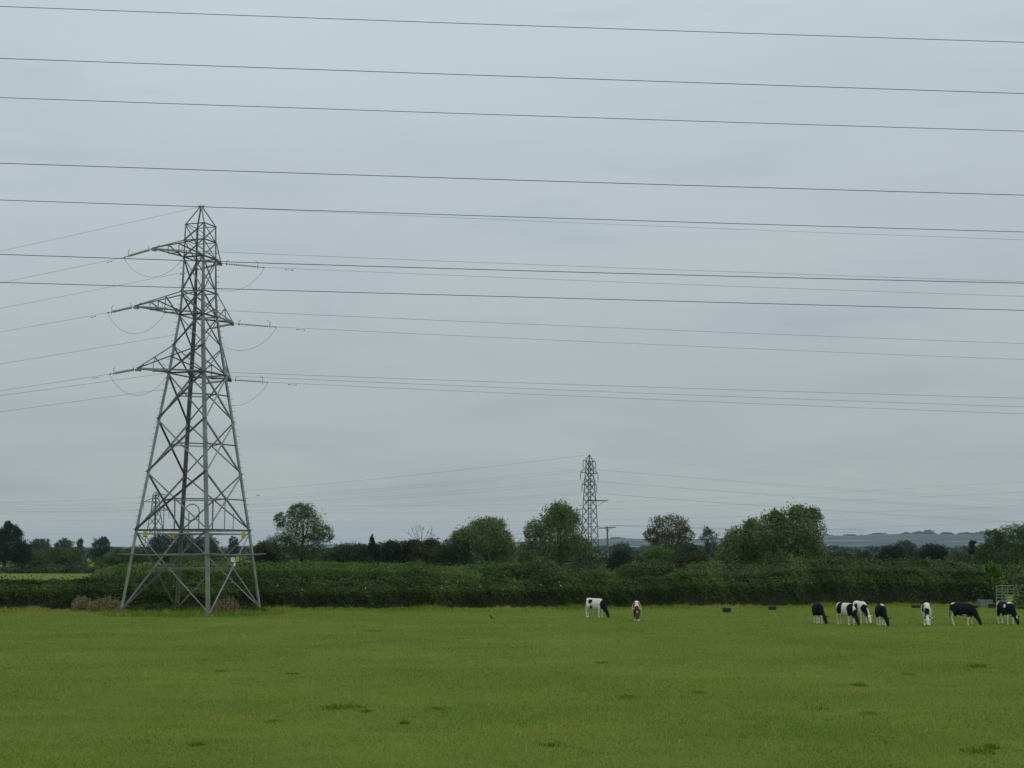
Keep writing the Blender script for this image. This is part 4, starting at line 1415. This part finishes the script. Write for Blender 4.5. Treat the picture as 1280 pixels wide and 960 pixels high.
cow('white cow with black sides facing the camera, standing alone between two black cows', 1159, 781.5, -89, WHITE,
    [((0.15, 0.32, 0.98), (0.55, 0.2, 0.26), BLACK), ((0.15, -0.32, 1.0), (0.55, 0.2, 0.26), BLACK), ((0.88, 0, 0.74), (0.24, 0.3, 0.26), BLACK), ((1.04, 0.14, 0.42), (0.12, 0.1, 0.2), BLACK), ((1.04, -0.14, 0.42), (0.12, 0.1, 0.2), BLACK)], 7, turn=0.03, scale=1.0)
cow('mostly black cow side on with white hind legs and white rump tip', 1204, 781.5, -24, BLACK,
    SOCKS + [((-0.72, 0, 1.24), (0.2, 0.22, 0.10), WHITE), ((-0.62, -0.2, 0.62), (0.16, 0.12, 0.28), WHITE), ((0.2, -0.1, 0.55), (0.2, 0.2, 0.1), WHITE)], 8, scale=1.0, stride=0.09, tail=-0.03)
cow('black and white cow with white hindquarters and a white blaze, rightmost of the herd', 1258, 780.5, -58, BLACK,
    SOCKS + [((-0.78, -0.1, 0.85), (0.22, 0.5, 0.6), WHITE), ((0.5, 0, 1.25), (0.16, 0.2, 0.12), WHITE), ((0.3, -0.27, 1.05), (0.1, 0.1, 0.1), WHITE), ((1.12, 0.05, 0.25), (0.12, 0.06, 0.26), WHITE)], 9, turn=0.1, scale=1.03)


# ---------------------------------------------------------------- tubs, trough, gate
def tub(label, px0, px1, pyt, pyb, mat, name='feed_tub', cat='tub', depth=0.45, group='black feed tubs on the grass'):
    c = on_z((px0 + px1) / 2, pyb, 0.0)
    w = (px1 - px0) * c[1] / F
    h = (pyb - pyt) * c[1] / F
    dpt = depth
    c = c + [0, dpt / 2, 0]
    z0 = float(ground_z(c[0], c[1])) - 0.02
    o_ = lambda k, z: [np.array([c[0] + sx * w / 2 * k, c[1] + sy * dpt / 2 * k, z]) for sx, sy in ((-1, -1), (1, -1), (1, 1), (-1, 1))]
    rings = [o_(0.90, z0), o_(1.0, z0 + h * 0.88), o_(1.06, z0 + h * 0.88), o_(1.06, z0 + h), o_(0.94, z0 + h), o_(0.84, z0 + h * 0.3)]
    V = np.array([p for r_ in rings for p in r_])
    Fc = [(i * 4 + k, i * 4 + (k + 1) % 4, (i + 1) * 4 + (k + 1) % 4, (i + 1) * 4 + k) for i in range(len(rings) - 1) for k in range(4)]
    Fc += [(3, 2, 1, 0), tuple(range((len(rings) - 1) * 4, len(rings) * 4))]
    o = obj(name, (V, Fc), mat)
    tag(o, label, cat, group)


tub('black feed tub lying left of another on the grass before the hedge', 904, 914, 760, 765.5, M_BLACKPLASTIC)
tub('black feed tub right of another on the grass before the hedge', 961.5, 970.5, 757.8, 762.5, M_BLACKPLASTIC)
tub('low black tub on the grass left of the white cow facing the camera', 1141, 1151, 756.5, 760, M_BLACKPLASTIC)
tub('low black tub just behind the mostly black cow side on', 1208, 1223, 756.5, 760.5, M_BLACKPLASTIC)
tub('grey metal water trough at the hedge left of the gate', 1225, 1241, 750, 759.3, M_TROUGH, 'water_trough', 'trough', 0.6, None)
tub('small dark tub at the right end of the grey water trough', 1237.5, 1245, 755, 760.3, M_BLACKPLASTIC)

gb = on_z(1256, 758.5, 0.0)
YG = gb[1]
gate = empty('field_gate', (gb[0], YG, 0), 'pale metal field gate at the end of the hedge behind the rightmost cow', 'gate')
for px in (1245.5, 1252.6, 1259.6, 1267.5):
    a = at_y(px, 731.8, YG); b = at_y(px, 757, YG); b[2] = 0.12 if 1246 < px < 1267 else 0.0
    obj('upright', box_bar(b, a, 0.055 if px < 1260 else 0.045), M_GATE, gate)
for k, py in enumerate((732.4, 736.6, 740.2, 743.8, 747.4, 751.2, 755)):
    obj('rail', tube([at_y(1245.5, py, YG - 0.05), at_y(1267.5, py - 0.2, YG - 0.05)], 0.026 if k else 0.032, 6), M_GATE, gate)
gp = at_y(1270, 730, YG)
obj('gate_post', tube([np.array([gp[0], YG, -0.2]), gp], 0.09, 8), M_WOOD, gate)

# ---------------------------------------------------------------- birds
def bird(label, c, heading, scale, perched=True):
    h = math.radians(heading)
    ux = np.array([math.cos(h), math.sin(h), 0]); uy = np.array([-math.sin(h), math.cos(h), 0]); uz = np.array([0, 0, 1.0])
    P = lambda x, y, z: c + (ux * x + uy * y + uz * z) * scale
    rings = [(-0.28, 0.0, 0.02, 0.03, 0.012), (-0.16, 0, 0.07, 0.04, 0.02), (-0.08, 0, 0.12, 0.06, 0.05), (0.02, 0, 0.17, 0.075, 0.07), (0.09, 0, 0.22, 0.055, 0.055), (0.12, 0, 0.27, 0.04, 0.042), (0.16, 0, 0.285, 0.03, 0.03), (0.19, 0, 0.283, 0.014, 0.016), (0.245, 0, 0.27, 0.003, 0.004)]
    V, Fc = loft(rings, 8)
    V = np.array([P(*v) for v in V])
    root = empty('crow' if perched else 'flying_bird', c, label, 'bird')
    obj('body', (V, Fc), M_CROW, root, True)
    if perched:
        for s in (-1, 1):
            obj('leg', tube([P(0.0, s * 0.03, 0.12), P(0.01, s * 0.03, 0.0)], 0.008 * scale, 4), M_CROW, root)
    else:
        for s in (-1, 1):
            w = [P(0.08, s * 0.05, 0.2), P(-0.06, s * 0.05, 0.17), P(-0.10, s * 0.26, 0.30), P(-0.12, s * 0.46, 0.26), P(0.04, s * 0.28, 0.33)]
            th_ = [q + uz * 0.012 for q in w]
            obj('wing', (np.array(w + th_), [(0, 1, 2, 4), (4, 2, 3), (5, 9, 7, 6), (9, 8, 7), (0, 5, 6, 1), (1, 6, 7, 2), (2, 7, 8, 3), (3, 8, 9, 4), (4, 9, 5, 0)]), M_CROW, root)


bird('black crow perched on the left end of the barbed guard of the large pylon', outp['L'] + [0, 0, 0.03], 40, 1.15)
bird('tiny dark bird flying between the large pylon and the broadleaf tree', at_y(322.3, 620.8, 110), 120, 0.38, False)
g_ = on_z(614.5, 774, 0)
bird('dark bird standing on the open grass left of the white cow', np.array([g_[0], g_[1], float(ground_z(g_[0], g_[1]))]), 160, 0.8)


# ---------------------------------------------------------------- grass and weeds
def grass_material():
    m, t, b = new_mat('grass_blade')
    at = N(t, 'ShaderNodeAttribute', attribute_name='tint')
    geo = N(t, 'ShaderNodeNewGeometry')
    nz = N(t, 'ShaderNodeTexNoise', i_Scale=0.22, i_Detail=5.0, i_Roughness=0.6)
    t.links.new(geo.outputs['Position'], nz.inputs['Vector'])
    n3 = N(t, 'ShaderNodeTexNoise', i_Scale=1.1, i_Detail=4.0, i_Roughness=0.6)
    t.links.new(geo.outputs['Position'], n3.inputs['Vector'])
    s = mathn(t, 'ADD', at.outputs['Fac'], mathn(t, 'MULTIPLY', mathn(t, 'SUBTRACT', nz.outputs['Fac'], 0.5), 0.8))
    s = mathn(t, 'ADD', s, mathn(t, 'MULTIPLY', mathn(t, 'SUBTRACT', n3.outputs['Fac'], 0.5), 0.8))
    r = ramp(t, [(0.0, (0.070, 0.115, 0.008)), (0.35, (0.130, 0.190, 0.013)), (0.62, (0.192, 0.238, 0.023)), (0.85, (0.27, 0.26, 0.05)), (1.0, (0.38, 0.32, 0.13))])
    t.links.new(s, r.inputs[0])
    t.links.new(r.outputs[0], b.inputs['Base Color'])
    b.inputs['Roughness'].default_value = 0.7
    b.inputs['Specular IOR Level'].default_value = 0.15
    return m


M_GRASS = grass_material()


def blades(P, h, w, rng, lean=0.5):
    n = len(P)
    a = rng.uniform(0, 2 * math.pi, n)
    d = np.stack([np.cos(a), np.sin(a), np.zeros(n)], -1)
    b = rng.uniform(0, 2 * math.pi, n)
    l = np.stack([np.cos(b), np.sin(b), np.zeros(n)], -1) * (h * rng.uniform(0.1, 1.0, n) * lean)[:, None]
    V = np.empty((n, 3, 3))
    V[:, 0] = P - d * (w / 2)[:, None]
    V[:, 1] = P + d * (w / 2)[:, None]
    V[:, 2] = P + l
    V[:, 2, 2] += h
    return V.reshape(-1, 3)


def meadow():
    rng = np.random.default_rng(77)
    n = 980000
    # density falls with distance
    y = 24 * (118 / 24) ** (rng.random(n) ** 1.0)
    half = y * 0.352 + 16.0
    x = rng.uniform(-1, 1, n) * half
    f = 0.5 + 0.5 * hash_noise(np.stack([x, y * 1.0, 0 * x], -1), 0.55, 4) + 0.5 * hash_noise(np.stack([x, y, 0 * x], -1), 2.0, 6)
    h = (0.028 + 0.035 * rng.random(n)) * (0.7 + 0.7 * np.clip(f, 0, 1.4))
    w = (0.006 + 0.00022 * y) * rng.uniform(0.7, 1.4, n)
    P = np.stack([x, y, ground_z(x, y) - 0.005], -1)
    tint = 0.49 + rng.normal(0, 0.085, n) - 0.10 * np.clip(f - 0.6, -1, 1) + (rng.random(n) < 0.03) * 0.35
    tall = rng.random(n) < 0.012
    h = np.where(tall, h * 2.2, h)
    tint = np.where(tall, tint + 0.25, tint)
    m = 5200
    ys = 25 * (75 / 25) ** rng.random(m)
    xs = rng.uniform(-1, 1, m) * (ys * 0.35 + 1)
    keep = hash_noise(np.stack([xs, ys, 0 * xs], -1), 0.4, 9) > -0.05
    xs, ys = xs[keep], ys[keep]
    m = len(xs)
    P = np.concatenate([P, np.stack([xs, ys, ground_z(xs, ys)], -1)])
    h = np.concatenate([h, rng.uniform(0.08, 0.17, m)])
    w = np.concatenate([w, 0.004 + 0.00016 * ys])
    tint = np.concatenate([tint, rng.normal(0.95, 0.12, m)])
    o = link_mesh('meadow_grass', quad_mesh(blades(P, h, w, rng), 3, tint), None, None, M_GRASS)
    tag(o, kind='stuff')


meadow()


def clumps():
    """darker rank tufts"""
    rng = np.random.default_rng(78)
    spots = [(1219, 834, 9, 1.6), (418, 885, 14, 1.2), (440, 884, 12, 1.0), (458, 890, 6, .8), (366, 842, 8, .6), (276, 839, 6, .6), (467, 789, 9, .8), (505, 905, 5, 1.0), (246, 932, 9, .8), (1073, 857, 8, 1.2), (1135, 843, 6, .6),
             (1022, 887, 14, .7), (1086, 892, 10, .6), (785, 872, 9, .8), (752, 828, 7, .8), (692, 932, 14, .8), (1222, 940, 14, 1.1), (1240, 935, 9, 1.2), (548, 886, 10, .6), (341, 902, 9, .6), (873, 866, 8, .7)]
    PP, HH, WW, TT = [], [], [], []
    seed_k = 0.0
    for px, py, wpx, hf in spots:
        c = on_z(px, py, 0)
        r = wpx * c[1] / F
        n = int(110 + 230 * r)
        q = rng.normal(0, 0.62, (n, 2)) * [r, r * 1.5]
        q += 0.3 * r * np.sin(q[:, ::-1] * 5 / r + seed_k); seed_k += 1.7
        P = np.stack([c[0] + q[:, 0], c[1] + q[:, 1], np.zeros(n)], -1)
        P[:, 2] = ground_z(P[:, 0], P[:, 1])
        PP.append(P); HH.append((0.04 + 0.07 * rng.random(n)) * hf); WW.append(np.full(n, 0.012 + 0.0002 * c[1])); TT.append(rng.normal(0.20, 0.16, n))
    P = np.concatenate(PP)
    o = link_mesh('rank_grass', quad_mesh(blades(P, np.concatenate(HH), np.concatenate(WW), rng, 0.8), 3, np.concatenate(TT)), None, None, M_GRASS)
    tag(o, kind='stuff')


clumps()


def margin_grass():
    """longer yellowish grass along the foot of the hedge and round the pylon"""
    rng = np.random.default_rng(79)
    n = 34000
    px = rng.uniform(-400, 1560, n)
    by = np.interp(px, [p[0] for p in HEDGE_BASE], [p[1] for p in HEDGE_BASE]) + np.abs(rng.normal(0, 1.3, n))
    PP = np.array([on_z(a, b, 0) for a, b in zip(px, by)])
    h = rng.uniform(0.10, 0.34, n) * np.clip(0.75 + 0.5 * np.sin(px * 0.05) * np.sin(px * 0.013 + 1) + 0.35 * np.sin(px * 0.31) * np.sin(px * 0.17), 0.2, 1.8)
    k = 7000
    th = rng.uniform(0, 2 * math.pi, k); rr = np.sqrt(rng.random(k)) * 5.6
    Q = np.stack([ctr[0] + np.cos(th) * rr * 1.1, ctr[1] + np.sin(th) * rr, np.zeros(k)], -1)
    P = np.concatenate([PP, Q])
    P[:, 2] = ground_z(P[:, 0], P[:, 1])
    H = np.maximum(0.08, np.concatenate([h, rng.uniform(0.08, 0.45, k)]))
    tint = rng.normal(0.45, 0.2, n + k) + np.concatenate([0.3 * np.clip(np.sin(px * 0.022 + 0.4), 0, 1), np.zeros(k)])
    o = link_mesh('rough_grass', quad_mesh(blades(P, H, np.full(n + k, 0.035), rng, 0.9), 3, tint), None, None, M_GRASS)
    tag(o, kind='stuff')


margin_grass()


def weed_clump(label, px0, px1, py_top, py_base, seed, leaf, n, cat='weeds', name='dock_clump', sz=0.05):
    rng = np.random.default_rng(seed)
    c = on_z((px0 + px1) / 2, py_base, 0)
    k = c[1] / F
    w, h = (px1 - px0) * k, (py_base - py_top) * k
    z0 = float(ground_z(c[0], c[1]))
    c[2] = z0
    root = empty(name, c, label, cat)
    st, P = [], []
    for i in range(n):
        u = rng.uniform(-0.5, 0.5)
        b = c + np.array([u * w, rng.uniform(-0.6, 0.6), 0])
        hh = h * (1 - 1.5 * u * u) * rng.uniform(0.6, 1.05)
        t = b + np.array([rng.normal(0, 0.07), rng.normal(0, 0.07), hh])
        st.append(tube([b, (b + t) / 2 + rng.normal(0, 0.02, 3), t], [0.012, 0.01, 0.006], 4))
        m = 22
        f = rng.uniform(0.25, 1.0, (m, 1))
        P.append(b + (t - b) * f + rng.normal(0, 0.06, (m, 3)) * (1.2 - 0.6 * f))
    P = np.concatenate(P)
    P[:, 2] = np.maximum(P[:, 2], z0 + 0.02)
    link_mesh('seed_heads', quad_mesh(leaf_quads(P, sz, rng, 0.5) - c, 4, rng.normal(0.45, 0.22, len(P))), root, c, LEAF[leaf])
    o = obj('stalks', merge(*st), LEAF[leaf], root)
    o['kind'] = 'stuff'
    root.children[0]['kind'] = 'stuff'


weed_clump('brown dead weeds left of the left leg of the large pylon, at the hedge foot', 90, 116, 744, 763.5, 91, 'straw', 60)
weed_clump('brown dead weeds right beside the left leg of the large pylon', 114, 153, 744.5, 765, 92, 'straw', 85)
weed_clump('brown dead weeds behind the near leg of the large pylon', 268, 296, 744, 768, 93, 'straw', 60)
weed_clump('green nettles under the middle of the large pylon', 160, 262, 753, 766, 94, 'nettle', 120, 'weeds', 'nettle_patch', 0.06)
weed_clump('green nettles inside the right half of the large pylon', 268, 332, 755, 767, 95, 'nettle', 80, 'weeds', 'nettle_patch', 0.06)

# ---------------------------------------------------------------- the air
def haze_box():
    x0, x1, y0, y1, z0, z1 = -9000, 9000, -300, 9200, -1.5, 115
    V = np.array([(x, y, z) for z in (z0, z1) for x, y in ((x0, y0), (x1, y0), (x1, y1), (x0, y1))], float)
    Fc = [(3, 2, 1, 0), (4, 5, 6, 7), (0, 1, 5, 4), (1, 2, 6, 5), (2, 3, 7, 6), (3, 0, 4, 7)]
    m = bpy.data.materials.new('air')
    m.use_nodes = True
    t = m.node_tree
    t.nodes.clear()
    o_ = N(t, 'ShaderNodeOutputMaterial')
    v = N(t, 'ShaderNodeVolumePrincipled')
    v.inputs['Color'].default_value = (0.60, 0.79, 1.0, 1)
    v.inputs['Density'].default_value = HAZE_DENSITY
    v.inputs['Anisotropy'].default_value = 0.2
    t.links.new(v.outputs[0], o_.inputs['Volume'])
    o = obj('haze', (V, Fc), m, None, False, origin=np.zeros(3))
    tag(o, kind='stuff')


haze_box()
